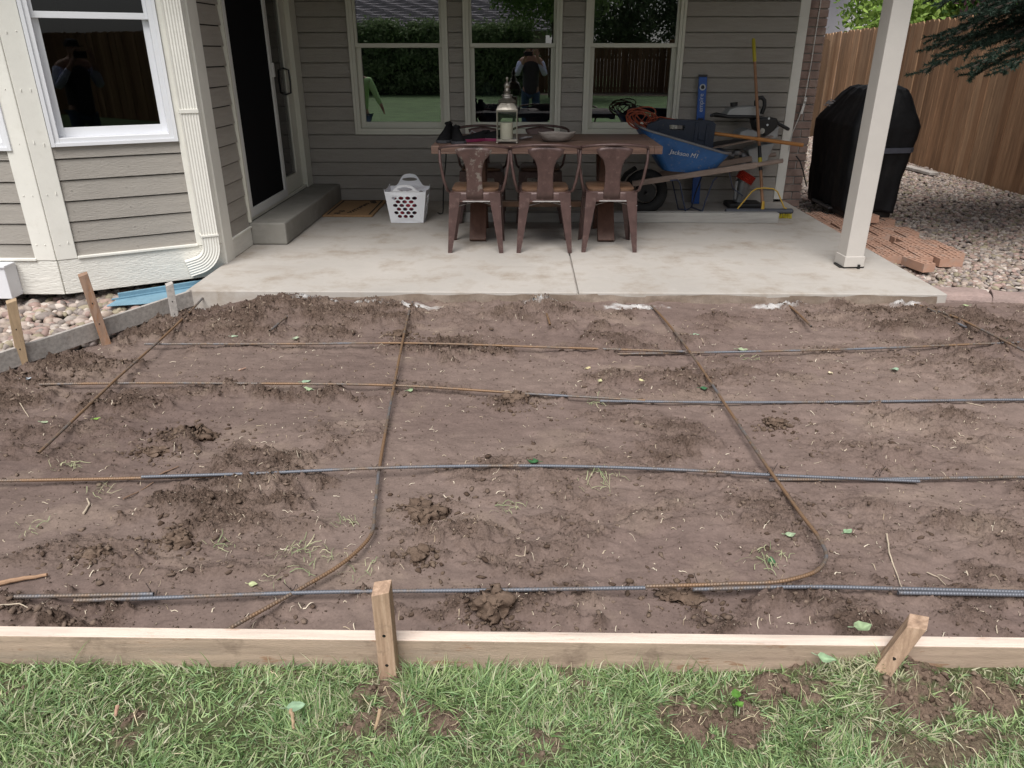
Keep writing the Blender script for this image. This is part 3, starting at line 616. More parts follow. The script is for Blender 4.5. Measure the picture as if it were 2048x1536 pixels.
tag(part('form_board', mb, m_greyw, bevel=.002), 'grey weathered form board running from slab corner to the left', 'board', 'form boards')
for (u, v), (tu, tv), mat, lab, wd in (((46, 732), (22, 600), m_stakea, 'tan stake under the white box at the far left', .047), ((213, 684), (165, 547), m_stakeb, 'tall rust stained stake on the grey board', .047), ((352, 646), (338, 566), m_greyw, 'short grey stake nearest the slab corner', .040)):
    p = G(u, v, -.11); t = PY(tu, tv, p[1]+.01); rz = math.atan2(d[1], d[0])-R(38)
    stake((p[0], p[1], -.15), (t[0], t[1], t[2]), wd, mat, lab, .036, R(35))

# ------------------------------------------------------------------ ground, lawn, gravel base
mb = MB(); mb.add([(-150, -150, -.22), (150, -150, -.22), (150, 150, -.22), (-150, 150, -.22)], [(0, 1, 2, 3)]); tag(part('ground', mb, m_gravb), kind='structure')
mb = MB(); mb.add([(-25, -40, -.125), (5.68, -40, -.125), (5.68, .3, -.125), (-25, .3, -.125)], [(0, 1, 2, 3)]); tag(part('lawn_far', mb, m_lawnfar), kind='structure')
SP = []
for u, v, ru, rv, k in ((770, 1385, 50, 42, 1), (725, 1462, 55, 16, .9), (800, 1440, 60, 14, .7), (880, 1438, 75, 22, .85), (1430, 1460, 110, 30, 1), (1340, 1425, 60, 16, .8), (1555, 1395, 95, 28, 1), (1490, 1490, 35, 22, .8), (1830, 1378, 60, 20, .95), (1800, 1420, 60, 20, .8), (1960, 1420, 110, 18, .8), (1850, 1435, 60, 20, .9), (1980, 1392, 60, 18, .7), (270, 1460, 30, 34, .85), (1090, 1500, 60, 30, .55), (1100, 1340, 50, 10, .5), (1820, 1335, 60, 20, .6), (560, 1355, 45, 10, .5), (1300, 1350, 40, 12, .6), (1140, 1385, 18, 12, .8), (700, 1540, 60, 20, .4), (30, 1400, 50, 20, .3), (1960, 1500, 100, 30, .55), (1700, 1480, 90, 30, .5), (1850, 1520, 90, 30, .5)):
    p = G(u, v, -.11); a = G(u+ru, v, -.11); b = G(u, v-rv, -.11); SP.append((p[0], p[1], 1.0*abs(a[0]-p[0]), 1.05*abs(b[1]-p[1]), k))
def soilmask(x, y):
    wx = x+.05*perlin(x*13, y*13)+.03*perlin(x*37, y*37)+.012*perlin(x*90, y*90); wy = y+.05*perlin(x*13+31, y*13)+.03*perlin(x*37+5, y*37)+.012*perlin(x*90+5, y*90); m = np.zeros(np.shape(x))
    for cx, cy, rx, ry, k in SP: m = np.maximum(m, k*(1-sst(.45, 1.2, ((wx-cx)/rx)**2+((wy-cy)/ry)**2)))
    return m
def lz(x, y):
    m = soilmask(x, y); d2, i2, s2 = worley(x*34, y*36); d3, i3, s3 = worley(x*75, y*75)
    return -.092+.009*fbm(x*2.2, y*2.2, 3)+.045*np.exp(-(((x-.93)/.10)**2+((y-1.45)/.07)**2))+.020*sst(.45, .95, x)*sst(1.30, 1.45, y)+m*(.004+.009*np.sqrt(np.clip(1-(d2/.55)**2, 0, 1))*i2+.006*np.sqrt(np.clip(1-(d3/.55)**2, 0, 1))*i3+.020*fbm(x*13, y*15, 5))
lx = np.arange(-2.6, 2.6, .006); ly = np.r_[np.arange(.28, 1.0, .02), np.arange(1.0, 1.478, .0055), 1.478]; gx, gy = np.meshgrid(lx, ly); m = soilmask(gx, gy)
z = lz(gx, gy); t = np.clip(m*1.3, 0, 1)[..., None]; c = np.array([.10, .11, .055])*(1-t)+np.array([.185, .132, .10])*t
ny, nx = gx.shape; idx = np.arange(nx*ny).reshape(ny, nx); Fq = np.stack([idx[:-1, :-1], idx[:-1, 1:], idx[1:, 1:], idx[1:, :-1]], -1).reshape(-1, 4)
tag(mesh_np('lawn', np.stack([gx, gy, z], -1).reshape(-1, 3), Fq, m_lawn, smooth=True, col=c.reshape(-1, 3)), kind='structure')
# grass blades
def grass(N, x0, x1, y0, y1, seed, name, lab):
    r = np.random.default_rng(seed); x = r.uniform(x0, x1, N); y = r.uniform(y0, y1, N)
    m = soilmask(x, y); dens = .70+.6*fbm(x*2.6, y*2.6, 3); ok = (r.random(N) > m*2.6-.25) & (r.random(N) < dens); x, y = x[ok], y[ok]; N = len(x)
    dry = np.clip(.28+.55*fbm(x*1.5+20, y*1.5, 3)+.35*sst(.3, 1.2, x)*sst(.2, .6, fbm(x*3, y*3+9, 3)+.5)+soilmask(x, y)*.5, 0, 1)
    L = r.uniform(.026, .075, N)*(1-.25*dry)*(.85+.5*np.clip(fbm(x*3+4, y*3, 2), -.5, .6))*(1-.4*np.clip(m[ok]*3, 0, 1)); wd = r.uniform(.0010, .0023, N)
    az = r.random(N)*6.283; clump = fbm(x*5, y*5, 2)*5; az = np.where(r.random(N) < .55, clump+r.normal(0, .7, N), az)
    lean = r.beta(2.4, 1.5, N)*1.55; bend = r.uniform(.1, 1.1, N)
    long = r.random(N) < .012; L = np.where(long, L*1.7, L); lean = np.where(long, lean*.5, lean)
    ns = 4; V = np.zeros((N, ns*2+1, 3)); cx, cy, cz = x.copy(), y.copy(), lz(x, y)-.004
    twist = r.random(N)*6.283
    for i in range(ns+1):
        th = lean+bend*i/ns; k = (1-(i/ns)**1.6)
        sx, sy = -np.sin(az+.6*np.sin(twist)), np.cos(az+.6*np.sin(twist))
        if i < ns:
            V[:, 2*i, 0] = cx-sx*wd*k; V[:, 2*i, 1] = cy-sy*wd*k; V[:, 2*i, 2] = cz
            V[:, 2*i+1, 0] = cx+sx*wd*k; V[:, 2*i+1, 1] = cy+sy*wd*k; V[:, 2*i+1, 2] = cz+wd*.6*np.sin(twist)
        else: V[:, 2*i] = np.stack([cx, cy, cz], -1)
        st = L/ns; cx = cx+np.cos(az)*np.sin(th)*st; cy = cy+np.sin(az)*np.sin(th)*st; cz = np.maximum(cz+np.cos(th)*st, -.125)
    V[..., 1] = np.minimum(V[..., 1], 1.472)
    base = (np.arange(N)*(ns*2+1))[:, None]
    F4 = np.concatenate([base+np.array([2*i, 2*i+1, 2*i+3, 2*i+2])[None] for i in range(ns-1)], 0)
    F3 = base+np.array([2*ns-2, 2*ns-1, 2*ns])[None]
    F = np.concatenate([np.concatenate([F4[:, [0, 1, 2]], F4[:, [0, 2, 3]]], 0), F3], 0)
    a = r.random((N, 1)); g = np.array([.128, .232, .074])*(1-a)+np.array([.46, .58, .28])*a
    b = r.random((N, 1)); s_ = np.array([.42, .42, .26])*(1-b)+np.array([.62, .60, .44])*b
    isd = (r.random(N) < dry*.75)[:, None]; c = np.where(isd, s_, g); blu = r.random((N, 1)) < .25; c = np.where(blu & ~isd, c*np.array([.92, 1.0, 1.12]), c)*(.75+.5*r.random((N, 1)))
    return tag(mesh_np(name, V.reshape(-1, 3), F, m_grass, smooth=True, col=np.repeat(c, ns*2+1, 0)), lab, 'grass', kind='stuff')
grass(250000, -2.75, 2.75, .76, 1.472, 5, 'grass', 'mown lawn grass in front of the pine form board')
def fx_lawn(r, N):
    x = r.uniform(-1.7, 1.7, N); y = r.uniform(1.0, 1.46, N); m = soilmask(x, y); ok = r.random(N) < .10+.9*(m > .15)*(m < 1.01); return np.stack([x, y], -1)[ok]
V_, F_q, c_ = strips(1900, fx_lawn, 23, lambda x, y: lz(x, y)+.004, (.015, .07), (.0004, .0009), lambda r, N: np.array([.30, .24, .14])*(1-r.random((N, 1)))+np.array([.58, .52, .36])*r.random((N, 1)), 4, .008, 1.0)
tag(mesh_np('dead_grass', V_, F_q, m_straw, col=c_), 'dead straw coloured grass over the bare lawn patches', 'dead grass', kind='stuff')
N = 30000; px = rng.uniform(-1.8, 1.8, N); py = rng.uniform(.95, 1.465, N); ok = rng.random(N) < soilmask(px, py); px, py = px[ok], py[ok]; sz = .0012+.008*rng.random(len(px))**5
tn = rng.random((len(px), 1)); tag(scatter('lawn_crumbs', np.stack([px, py, lz(px, py)+sz*.3], -1), sz, np.array([.085, .058, .043])*(1-tn)+np.array([.23, .17, .13])*tn, m_clod, 1, .42, (.4, .9), 6, None, False), 'soil crumbs on the bare lawn patches', 'soil', kind='stuff')

# ------------------------------------------------------------------ patio slab, step
mb = MB()
j = .345
for x0, x1 in ((-2.14, j-.005), (j+.005, 2.65)):
    mb.box(x0, 4.52, -.26, x1, 7.9, 0)
mb.box(j-.006, 4.53, -.26, j+.006, 7.9, -.02)
tag(part('patio', mb, m_conc, bevel=.008), kind='structure')
# soil smeared on the slab's front edge
mb = MB(); xs_ = np.arange(-1.3, 2.6, .012); N = len(xs_)
top = -.014+.012*fbm(xs_*3, xs_*0+3, 3)-.010*(perlin(xs_*1.1, xs_*0) > .2)-.035*sst(-.6, -1.3, xs_); yy = 4.5175-.002*np.abs(perlin(xs_*30, xs_*0))
V = np.concatenate([np.stack([xs_, yy, top], -1), np.stack([xs_, yy-.006, top-.03], -1), np.stack([xs_, yy-.012, top*0-.12], -1)]); i = np.arange(N-1)
F = np.concatenate([np.stack([i, i+1, N+i+1, N+i], -1), np.stack([N+i, N+i+1, 2*N+i+1, 2*N+i], -1)])
t = (.5+.5*np.tanh(2*fbm(V[:, 0]*5, V[:, 2]*20, 3)))[:, None]
tag(mesh_np('soil_smear', V, F, m_soil, smooth=True, col=np.array([.17, .13, .10])*(1-t)+np.array([.28, .23, .19])*t), 'brown soil smeared along the front edge of the slab', 'soil', kind='stuff')
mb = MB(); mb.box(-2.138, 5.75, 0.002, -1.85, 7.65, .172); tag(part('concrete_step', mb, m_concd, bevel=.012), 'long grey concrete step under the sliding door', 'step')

# ------------------------------------------------------------------ house
house = thing('house', 'taupe lap sided house with bay window and covered patio', 'house', (0, 7.7, 0))
WY = 7.66
def siding(p0, p1, n, z0, z1, mb):
    p0 = np.array([*p0, 0.]); p1 = np.array([*p1, 0.]); n = np.array([*n, 0.]); E = .1297; k = math.floor((z0+.004)/E)
    while -.004+k*E < z1:
        a = -.004+k*E; lo = max(a, z0); hi = min(a+E, z1)
        if hi-lo > .002:
            f = lambda zz: .015-.011*(zz-a)/E
            Z = np.array([0, 0, 1.])
            top = hi-.0085 if hi > a+E-.001 else hi
            if top > lo+.001: mb.add([p0+n*f(lo)+Z*lo, p1+n*f(lo)+Z*lo, p1+n*f(top)+Z*top, p0+n*f(top)+Z*top, p0-n*.02+Z*lo, p1-n*.02+Z*lo, p0-n*.02+Z*top, p1-n*.02+Z*top, p0-n*.02+Z*hi, p1-n*.02+Z*hi], [(0, 1, 2, 3), (4, 5, 1, 0), (3, 2, 7, 6), (6, 7, 9, 8)])
        k += 1
    return mb
def sid(name, segs, n):
    mb = MB()
    for p0, p1, z0, z1 in segs: siding(p0, p1, n, z0, z1, mb)
    o = mesh_np(name, mb.v, mb.f, m_siding, house, fix=False); return o
WIN = [(-1.650, -.720), (-.575, .345), (.560, 1.480)]; WZ0, WZ1 = .645, 2.22
segs = [((-2.14, WY), (2.51, WY), 0, WZ0), ((-2.14, WY), (2.51, WY), WZ1, 2.5)]; xx = -2.14
for a, b in WIN: segs.append(((xx, WY), (a, WY), WZ0, WZ1)); xx = b
segs.append(((xx, WY), (2.51, WY), WZ0, WZ1))
sid('siding', segs, (0, -1))
def window(o, u, n, w_, z0, z1, mat, rail, trimw=.055, lab=None, sashw=.042, glass=m_glass, low_in=.025):
    fr = frame(o, u, n); root = MB()
    T = trimw
    # stepped outer frame
    for (t0, t1, b1) in ((0, T*.45, .036), (T*.45, T, .026)):
        root.fbox(fr, t0, -.09, z0+t0, t1, b1, z1-t0); root.fbox(fr, w_-t1, -.09, z0+t0, w_-t0, b1, z1-t0)
        root.fbox(fr, t1, -.09, z0+t0, w_-t1, b1-.001, z0+t1); root.fbox(fr, t1, -.09, z1-t1, w_-t1, b1-.001, z1-t0)
    wn_ = part('window', root, mat, house, bevel=.002, label=lab)
    def sash(a0, a1, c0, c1, b0, b1, s_, bot):
        m = MB(); m.fbox(fr, a0, b0, c0, a0+s_, b1, c1); m.fbox(fr, a1-s_, b0, c0, a1, b1, c1); m.fbox(fr, a0+s_, b0, c0, a1-s_, b1-.002, c0+bot); m.fbox(fr, a0+s_, b0, c1-s_*.8, a1-s_, b1-.002, c1)
        sa = part('sash', m, mat, wn_, bevel=.0015)
        g = MB(); yb = (b0+b1)/2-.004; g.add([fr(a0+s_-.004, yb, c0+bot-.004), fr(a1-s_+.004, yb, c0+bot-.004), fr(a1-s_+.004, yb, c1-s_*.8+.004), fr(a0+s_-.004, yb, c1-s_*.8+.004)], [(0, 1, 2, 3)])
        part('pane', g, glass, wn_)
    sash(T, w_-T, rail-.018, z1-T, -.04, -.008, sashw*.55, .036)
    sash(T, w_-T, z0+T, rail+.012, -.075, -.043, sashw, .055)
    return wn_
for i, (a, b) in enumerate(WIN):
    window((a, WY, 0), (1, 0), (0, -1), b-a, WZ0, WZ1, m_almond, 1.44)
# corner trim at right end, brick return
mb = MB(); mb.box(2.51, WY-.022, .03, 2.60, WY+.10, 2.5); part('corner_trim', mb, m_cream, house, bevel=.003)
mb = MB(); mb.box(2.60, WY+.045, -.2, 2.785, WY+6.5, 3.2); part('brick_core', mb, m_mortar, house)
mb = MB(); rb = random.Random(4)
for r_ in range(46):
    z = -.2+r_*.075
    xx = 2.603-(.1 if r_ % 2 else 0)
    while xx < 2.785:
        x0 = max(xx, 2.603); x1 = min(xx+.195, 2.793)
        if x1-x0 > .02: mb.box(x0, WY+.033+rb.uniform(-.002, .002), z, x1, WY+.09, z+.064)
        xx += .207
    yy = WY+.095
    while yy < WY+6: mb.box(2.77, yy, z, 2.795+rb.uniform(-.002, .002), yy+.195, z+.064); yy += .207
part('brick_wall', mb, m_brickr, house, bevel=.003)
# door wall (x=-2.14, faces +x)
DX = -2.14
sid('siding', [((DX, 5.345), (DX, 5.745), .145, 2.5)] , (1, 0))
frd = frame((DX, 0, 0), (0, 1), (1, 0))
mb = MB(); mb.fbox(frd, 5.19, -.03, -.10, 5.345, .024, 2.5); part('corner_trim', mb, m_cream, house, bevel=.003)
mb = MB(); mb.fbox(frd, 5.3455, -.03, .002, 5.749, .020, .135); mb.fbox(frd, 5.3455, -.02, .135, 5.749, .030, .147); part('skirt_board', mb, m_creamw, house, bevel=.002)
# sliding door
mb = MB(); mb.fbox(frd, 5.748, -.10, .174, 5.775, .03, 2.28); mb.fbox(frd, 7.43, -.10, .174, 7.62, .026, 2.28); mb.fbox(frd, 5.775, -.10, .174, 7.43, .012, .200); mb.fbox(frd, 5.775, -.10, 2.23, 7.43, .03, 2.28)
door = part('sliding_door', mb, m_almond, house, bevel=.002)
mb = MB()
for a0, a1, c0, c1 in ((5.79, 5.845, .203, 2.2), (6.70, 6.762, .203, 2.2), (5.845, 6.70, .203, .268), (5.845, 6.70, 2.14, 2.2)): mb.fbox(frd, a0, .004, c0, a1, .026, c1)
scf = part('screen_panel', mb, m_alum, door, bevel=.002)
mb = MB(); mb.fbox(frd, 5.847, .010, .27, 6.698, .012, 2.138); part('insect_screen', mb, m_screen, door)
mb = MB()
for a0, a1, c0, c1 in ((6.55, 6.70, .203, 2.2), (7.22, 7.30, .203, 2.2), (6.70, 7.22, .203, .345), (6.70, 7.22, 2.1, 2.2), (7.30, 7.429, .203, 2.2)): mb.fbox(frd, a0, -.05, c0, a1, -.008-.012*(a0 > 7.25), c1)
part('glass_panel', mb, m_almond, door, bevel=.002)
mb = MB(); mb.add([frd(6.69, -.02, .34), frd(7.23, -.02, .34), frd(7.23, -.02, 2.11), frd(6.69, -.02, 2.11)], [(0, 1, 2, 3)]); part('pane', mb, m_glassd, door)
mb = MB(); mb.fbox(frd, 6.715, .026, 1.19, 6.745, .045, 1.30); part('handle', mb, m_alum, door, bevel=.003)
mb = MB(); q = [frd(7.20, -.02, 1.03), frd(7.20, .025, 1.045), frd(7.20, .03, 1.14), frd(7.20, .025, 1.235), frd(7.20, -.02, 1.25)]; mb.tube(q, .009, 8); part('handle', mb, m_black, door, True)
mb = MB(); q = [frd(6.99, -.045, 1.03), frd(6.99, -.10, 1.045), frd(6.99, -.10, 1.235), frd(6.99, -.045, 1.25)]; mb.tube(q, .009, 8); part('handle', mb, m_black, door, True)
# bay: angled face from C2 to C1, front face to the left
C1 = np.array([-2.14, 5.2]); C2 = np.array([-3.031, 4.706]); bd = (C1-C2)/np.linalg.norm(C1-C2); bn = np.array([bd[1], -bd[0]])
fa = frame((*C2, 0), bd, bn); BL = np.linalg.norm(C1-C2)
def bp(a): return tuple(C2+bd*a)
sid('siding', [(bp(.115), bp(.855), .155, .855)], tuple(bn)); sid('siding', [(bp(.115), bp(.855), 2.33, 2.5)], tuple(bn))
mb = MB(); mb.fbox(fa, .0, -.03, .147, .119, .024, 2.5); mb.fbox(fa, .853, -.03, .147, BL, .024, 2.5)
nfr = frame((*C2, 0), (1, 0), (0, -1)); mb.fbox(nfr, -.128, -.03, .147, .006, .024, 2.5); part('corner_trim', mb, m_cream, house, bevel=.004)
mb = MB(); mb.fbox(fa, .004, -.03, -.08, BL, .020, .145); mb.fbox(nfr, -2.5, -.03, -.08, .006, .020, .145); part('skirt_board', mb, m_creamw, house, bevel=.003)
mb = MB(); mb.fbox(fa, .120, -.02, .1465, .858, .034, .163); mb.fbox(nfr, -2.5, -.02, .1465, -.118, .034, .163); part('drip_ledge', mb, m_cream, house, bevel=.003)
sid('siding', [((-5.5, C2[1]), (C2[0]-.128, C2[1]), .155, .83)], (0, -1))
window((*bp(.122), 0), tuple(bd), tuple(bn), .728, .845, 2.33, m_vinyl, 1.583, .050, sashw=.035, lab='white vinyl bay window', glass=m_glassb)
window((-4.15, C2[1], 0), (1, 0), (0, -1), 1.03, .83, 2.33, m_vinyl, 1.583, .05, sashw=.035, lab='white vinyl bay window', glass=m_glassb)
sid('siding', [((-5.5, C2[1]), (-4.15, C2[1]), .83, 2.5), ((-4.15, C2[1]), (-3.117, C2[1]), 2.33, 2.5)], (0, -1))
# nail heads on the bay trim
mb = MB()
for c_ in np.arange(.25, 2.0, .31):
    for a in (-.09, -.035): mb.cyl(nfr(a+rnd.uniform(-.01, .01), .0235, c_), nfr(a,   .0256, c_), .0038, 8)
    for a in (.035, .085): mb.cyl(fa(a, .0235, c_+rnd.uniform(-.02, .02)), fa(a, .0256, c_), .0038, 8)
mb2 = MB()
for k in range(5):
    for a in (.16, .5, .82): zz = .155+.1297*k+.035; aa = a+rnd.uniform(-.03, .03); mb2.cyl(fa(aa, .008, zz), fa(aa, .0140, zz), .0028, 8)
part('nail_head', mb, m_cream, house); part('siding_nail', mb2, m_siding, house)
# downspout on the angled face
mb = MB()
def spout_ring(a, b, c, tilt):      # fluted rectangular section; tilt 0 = vertical pipe, 1 = horizontal outlet
    W_, D_ = .052, .036; P = []
    prof = []
    for s in range(13): x = -W_+2*W_*s/12; prof.append((x, D_-(.004 if s % 2 else 0)))
    for s in range(1, 6): prof.append((W_, D_-2*D_*s/6))
    for s in range(13): x = W_-2*W_*s/12; prof.append((x, -D_))
    for s in range(1, 6): prof.append((-W_, -D_+2*D_*s/6))
    th = tilt*math.pi/2
    return [fa(a+x, b+y*math.cos(th), c+y*math.sin(th)) if False else None for x, y in prof], prof
def spath(path):
    rings = []
    for (a, b, c, dx, dyy, dzz) in path:
        _, prof = spout_ring(0, 0, 0, 0); rings.append([fa(a+x*1.0*1+y*dx, b+y*dyy, c+y*dzz) for x, y in prof])
    return rings
# vertical run then an elbow bending left and outwards along the wall
W_, D_ = .052, .034
_, prof = spout_ring(0, 0, 0, 0)
rings = []
cen = [(.938, .064, 2.5), (.938, .064, .22)]
for k in range(9):
    t = k/8*R(78); rings_c = (.938-.13*(1-math.cos(t)), .064, .15-.13*math.sin(t)); cen.append(rings_c)
cen.append((.765, .064, .008))
for i, c in enumerate(cen):
    p0 = np.array(cen[max(0, i-1)]); p1 = np.array(cen[min(len(cen)-1, i+1)]); t = (p1-p0)/np.linalg.norm(p1-p0); sx = np.array([-t[2], 0, t[0]])
    rings.append([fa(c[0]+sx[0]*x, c[1]+y, c[2]+sx[2]*x) for x, y in prof])
mb.loft(rings); ds = part('downspout', mb, m_cream, house, smooth=True)
mb = MB(); part('bracket', mb.fbox(fa, .882, .024, 1.02, .994, .105, 1.045), m_cream, ds, bevel=.002); part('bracket', MB().fbox(fa, .880, .024, .218, .996, .106, .232), m_cream, ds, bevel=.002)
# underside void of the bay, foundation
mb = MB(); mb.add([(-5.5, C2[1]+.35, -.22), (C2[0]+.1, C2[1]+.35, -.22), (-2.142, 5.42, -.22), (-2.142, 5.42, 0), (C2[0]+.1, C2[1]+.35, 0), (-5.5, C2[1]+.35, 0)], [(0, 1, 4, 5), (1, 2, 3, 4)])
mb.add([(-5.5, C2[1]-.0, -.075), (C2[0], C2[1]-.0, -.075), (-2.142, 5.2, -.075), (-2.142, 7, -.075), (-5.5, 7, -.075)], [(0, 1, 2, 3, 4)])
part('shade_backing', mb, m_room, house)  # near-black sheets stand in for the shade in the gap under the bay
# interiors
mb = MB()
def room(x0, y0, x1, y1, z0, z1, op):
    P = [(x, y, z) for z in (z0, z1) for y in (y0, y1) for x in (x0, x1)]; fs = {'b': (0, 2, 3, 1), 't': (4, 5, 7, 6), 'f': (0, 1, 5, 4), 'k': (2, 6, 7, 3), 'l': (0, 4, 6, 2), 'r': (1, 3, 7, 5)}
    mb.add(P, [v for k, v in fs.items() if k not in op])
room(-2.13, WY+.11, 2.58, 11.5, 0.0, 2.5, 'f')
mb.add([(-2.142, 5.2, 0.0), (-2.142, 5.2, 2.5), (-2.142, 7.66, 2.5), (-2.142, 7.66, 0)], []) 
room(-6.5, 5.34, -2.26, 11.5, .01, 2.49, 'fr')
mb.add([(-2.26, 7.63, 0), (-2.26, 11.5, 0), (-2.26, 11.5, 2.5), (-2.26, 7.63, 2.5)], [(0, 1, 2, 3)])
mb.add([(-2.145, 5.22, -.06), (-2.145, 5.745, -.06), (-2.145, 5.745, 2.5), (-2.145, 5.22, 2.5)], [(0, 1, 2, 3)])
part('room_lining', mb, m_room, house)
# porch roof, beam, post, ceilings
mb = MB(); mb.add([(-2.9, 4.70, 2.50), (2.75, 4.70, 2.50), (2.75, 7.8, 2.50), (-2.9, 7.8, 2.50)], [(0, 1, 2, 3)]); part('porch_ceiling', mb, m_soffit, house)
mb = MB(); mb.box(-2.6, 5.10, 2.27, 2.72, 5.24, 2.498); part('porch_beam', mb, m_cream, house, bevel=.004)
mb = MB(); mb.add([(-6.5, 4.22, 2.50), (-2.901, 4.22, 2.50), (-2.901, 4.9, 2.50), (-6.5, 4.9, 2.5)], [(0, 1, 2, 3)])
mb.box(-6.6, 4.18, 2.47, -2.902, 4.22, 2.66); mb.box(-2.902, 4.60, 2.42, 2.82, 4.70, 2.66); part('fascia', mb, m_cream, house)
mb = MB(); mb.add([(-6.7, 4.1, 2.64), (-2.9, 4.1, 2.64), (-2.9, 12, 5.2), (-6.7, 12, 5.2), (-2.9, 4.58, 2.68), (2.9, 4.58, 2.68), (2.9, 12, 5.15), (-2.9, 12, 5.15)], [(0, 1, 2, 3), (4, 5, 6, 7)])
mb.add([(2.79, WY, 2.5), (2.79, 14, 2.5), (2.79, 14, 5), (2.79, 12, 5.1), (2.79, 4.7, 2.66)], [(0, 1, 2, 3, 4)]); part('roof', mb, m_shingle, house)
pcx, pcy, ph_ = 2.297, 5.187, .072
frp = frame((pcx, pcy, 0), (math.cos(R(4)), math.sin(R(4))), (-math.sin(R(4)), math.cos(R(4))))
mb = MB(); mb.fbox(frp, -.064, -.066, .012, .064, .066, 2.27); post = part('porch_post', mb, m_post, house, bevel=.005)
mb = MB(); mb.fbox(frp, -.071, -.074, .012, .071, .074, .085); part('post_skirt', mb, m_post, post, bevel=.003)
mb = MB(); mb.box(pcx-.085, pcy-.055, .001, pcx+.085, pcy+.055, .012); mb.box(pcx+.03, pcy-.085, .001, pcx+.045, pcy-.06, .03); part('post_bracket', mb, m_rod, post)
# string bulbs along the beam (seen mirrored in the windows)
for x in np.arange(-2.2, 2.5, .62):
    mb = MB(); mb.lathe([(.004, .0), (.012, -.01), (.014, -.05), (.024, -.075), (.026, -.10), (.016, -.125), (.003, -.13)], (x, 5.08, 2.27), 10)
    part('string_bulb', mb, m_black, house, smooth=True)
# white box at far left below the bay
mb = MB(); q0 = PY(25, 598, 4.565)
rootb = thing('utility_box', 'white painted box hung below the bay siding at far left', 'box', (q0[0]-.2, 4.5, 0))
mb.box(q0[0]-.40, 4.565, q0[2], q0[0], 4.684, .128); part('box_body', mb, m_vinyl, rootb, bevel=.004)
mb = MB(); mb.box(q0[0]-.41, 4.555, .129, q0[0]+.01, 4.665, .144); part('lid', mb, m_vinyl, rootb, bevel=.003)
# cable along the brick
mb = MB(); mb.tube([PY(1642, 0, 7.68), PY(1622, 130, 7.66), PY(1608, 205, 7.64), PY(1598, 235, 7.63), PY(1585, 265, 7.63), PY(1578, 300, 7.62)], .004, 6); mb.tube([PY(1612, 195, 7.655), PY(1603, 228, 7.635)], .012, 8); mb.blob(PY(1610, 203, 7.64), .012, 2, 2)
tag(part('extension_cable', mb, m_cable, None, True), 'thin white cable with plug hanging down the brick corner', 'cable')
mb = MB(); mb.tube([PY(1592, 312, 7.66), PY(1600, 322, 7.62), PY(1607, 345, 7.6), PY(1613, 372, 7.6)], .006, 6); tag(part('black_hose', mb, m_rod, None, True), 'short black hose poking out of the brick wall', 'hose')

# sofa seen through the windows
sofa = thing('sofa', 'navy sofa indoors against the patio windows', 'sofa', (.7, 8.2, 0))
mb = MB(); mb.box(-.45, 8.0, .35, 1.75, 8.22, .86); part('backrest', mb, m_navy, sofa, bevel=.06)
mb = MB(); mb.box(-.45, 8.22, .1, 1.75, 8.9, .45); part('seat', mb, m_navy, sofa, bevel=.05)
mb = MB(); mb.blob((-.38, 8.05, .93), .15, 3, 3, (.8, .5, 1)); mb.blob((.35, 8.1, .87), .16, 5, 3, (2, .5, .6)); mb.blob((1.25, 8.1, .87), .15, 6, 3, (2.4, .5, .7)); part('cushion', mb, m_navy, sofa, True)

# ------------------------------------------------------------------ table
TX0, TX1, TY0, TY1, TZ = -.685, 1.015, 5.70, 6.60, .752
table = thing('dining_table', 'dark reddish wooden trestle table on the patio', 'table', ((TX0+TX1)/2, 6.15, 0))
mb = MB(); nb = 6
for k in range(nb): y0 = TY0+(TY1-TY0)*k/nb; mb.box(TX0+.06, y0+.001, TZ-.045, TX1-.06, y0+(TY1-TY0)/nb-.001, TZ-rnd.uniform(0, .0015))
mb.box(TX0, TY0-.001, TZ-.056, TX0+.0595, TY1+.001, TZ); mb.box(TX1-.0595, TY0-.001, TZ-.056, TX1, TY1+.001, TZ); mb.box(TX0+.0605, TY0-.0005, TZ-.056, TX1-.0605, TY0+.04, TZ-.0455); part('tabletop', mb, m_table, table, bevel=.003)
for xc, in ((-.365,), (.655,)):
    mb = MB(); mb.bar((xc, 6.38, TZ-.057), (xc, 5.90, .0), .13, .07, (0, 1, 0)); part('leg', mb, m_tabledge, table, bevel=.004)
    mb = MB(); mb.bar((xc, 5.96, TZ-.057), (xc, 6.42, .0), .125, .065, (0, 1, 0)); part('leg', mb, m_tabledge, table, bevel=.004)
mb = MB(); mb.box(-.36, 6.13, .23, .65, 6.19, .275); part('stretcher', mb, m_seat, table, bevel=.003)
mb = MB(); mb.tube([(-.655, 5.98, TZ-.06), (-.655, 6.1, .7), (-.66, 6.3, .65)], .006, 6); part('table_bracket', mb, m_rod, table, True)
# ------------------------------------------------------------------ chairs
chair = thing('metal_chair', 'brown metal chair with scuffed flaking paint on its backrest, leftmost at the table', 'chair', (0, 0, 0), 'brown metal chairs round the table')
def sq(cx, cy, z, h, r=.05, n=5):
    P = []
    for sx, sy, a0 in ((1, 1, 0), (-1, 1, 90), (-1, -1, 180), (1, -1, 270)):
        for k in range(n): a = R(a0+90*k/(n-1)); P.append((cx+sx*(h-r)+r*math.cos(a), cy+sy*(h-r)+r*math.sin(a), z))
    return P
mb = MB(); mb.loft([sq(0, 0, .447, .170), sq(0, 0, .461, .172), sq(0, 0, .466, .166)])
for k in range(4): pass
part('seat', mb, m_seat, chair, True)
mb = MB(); mb.loft([sq(0, 0, .385, .186), sq(0, 0, .425, .184), sq(0, 0, .440, .180), sq(0, 0, .4465, .172), sq(0, 0, .4465, .16), sq(0, 0, .43, .158)], False); part('seat_frame', mb, m_chair, chair, True)
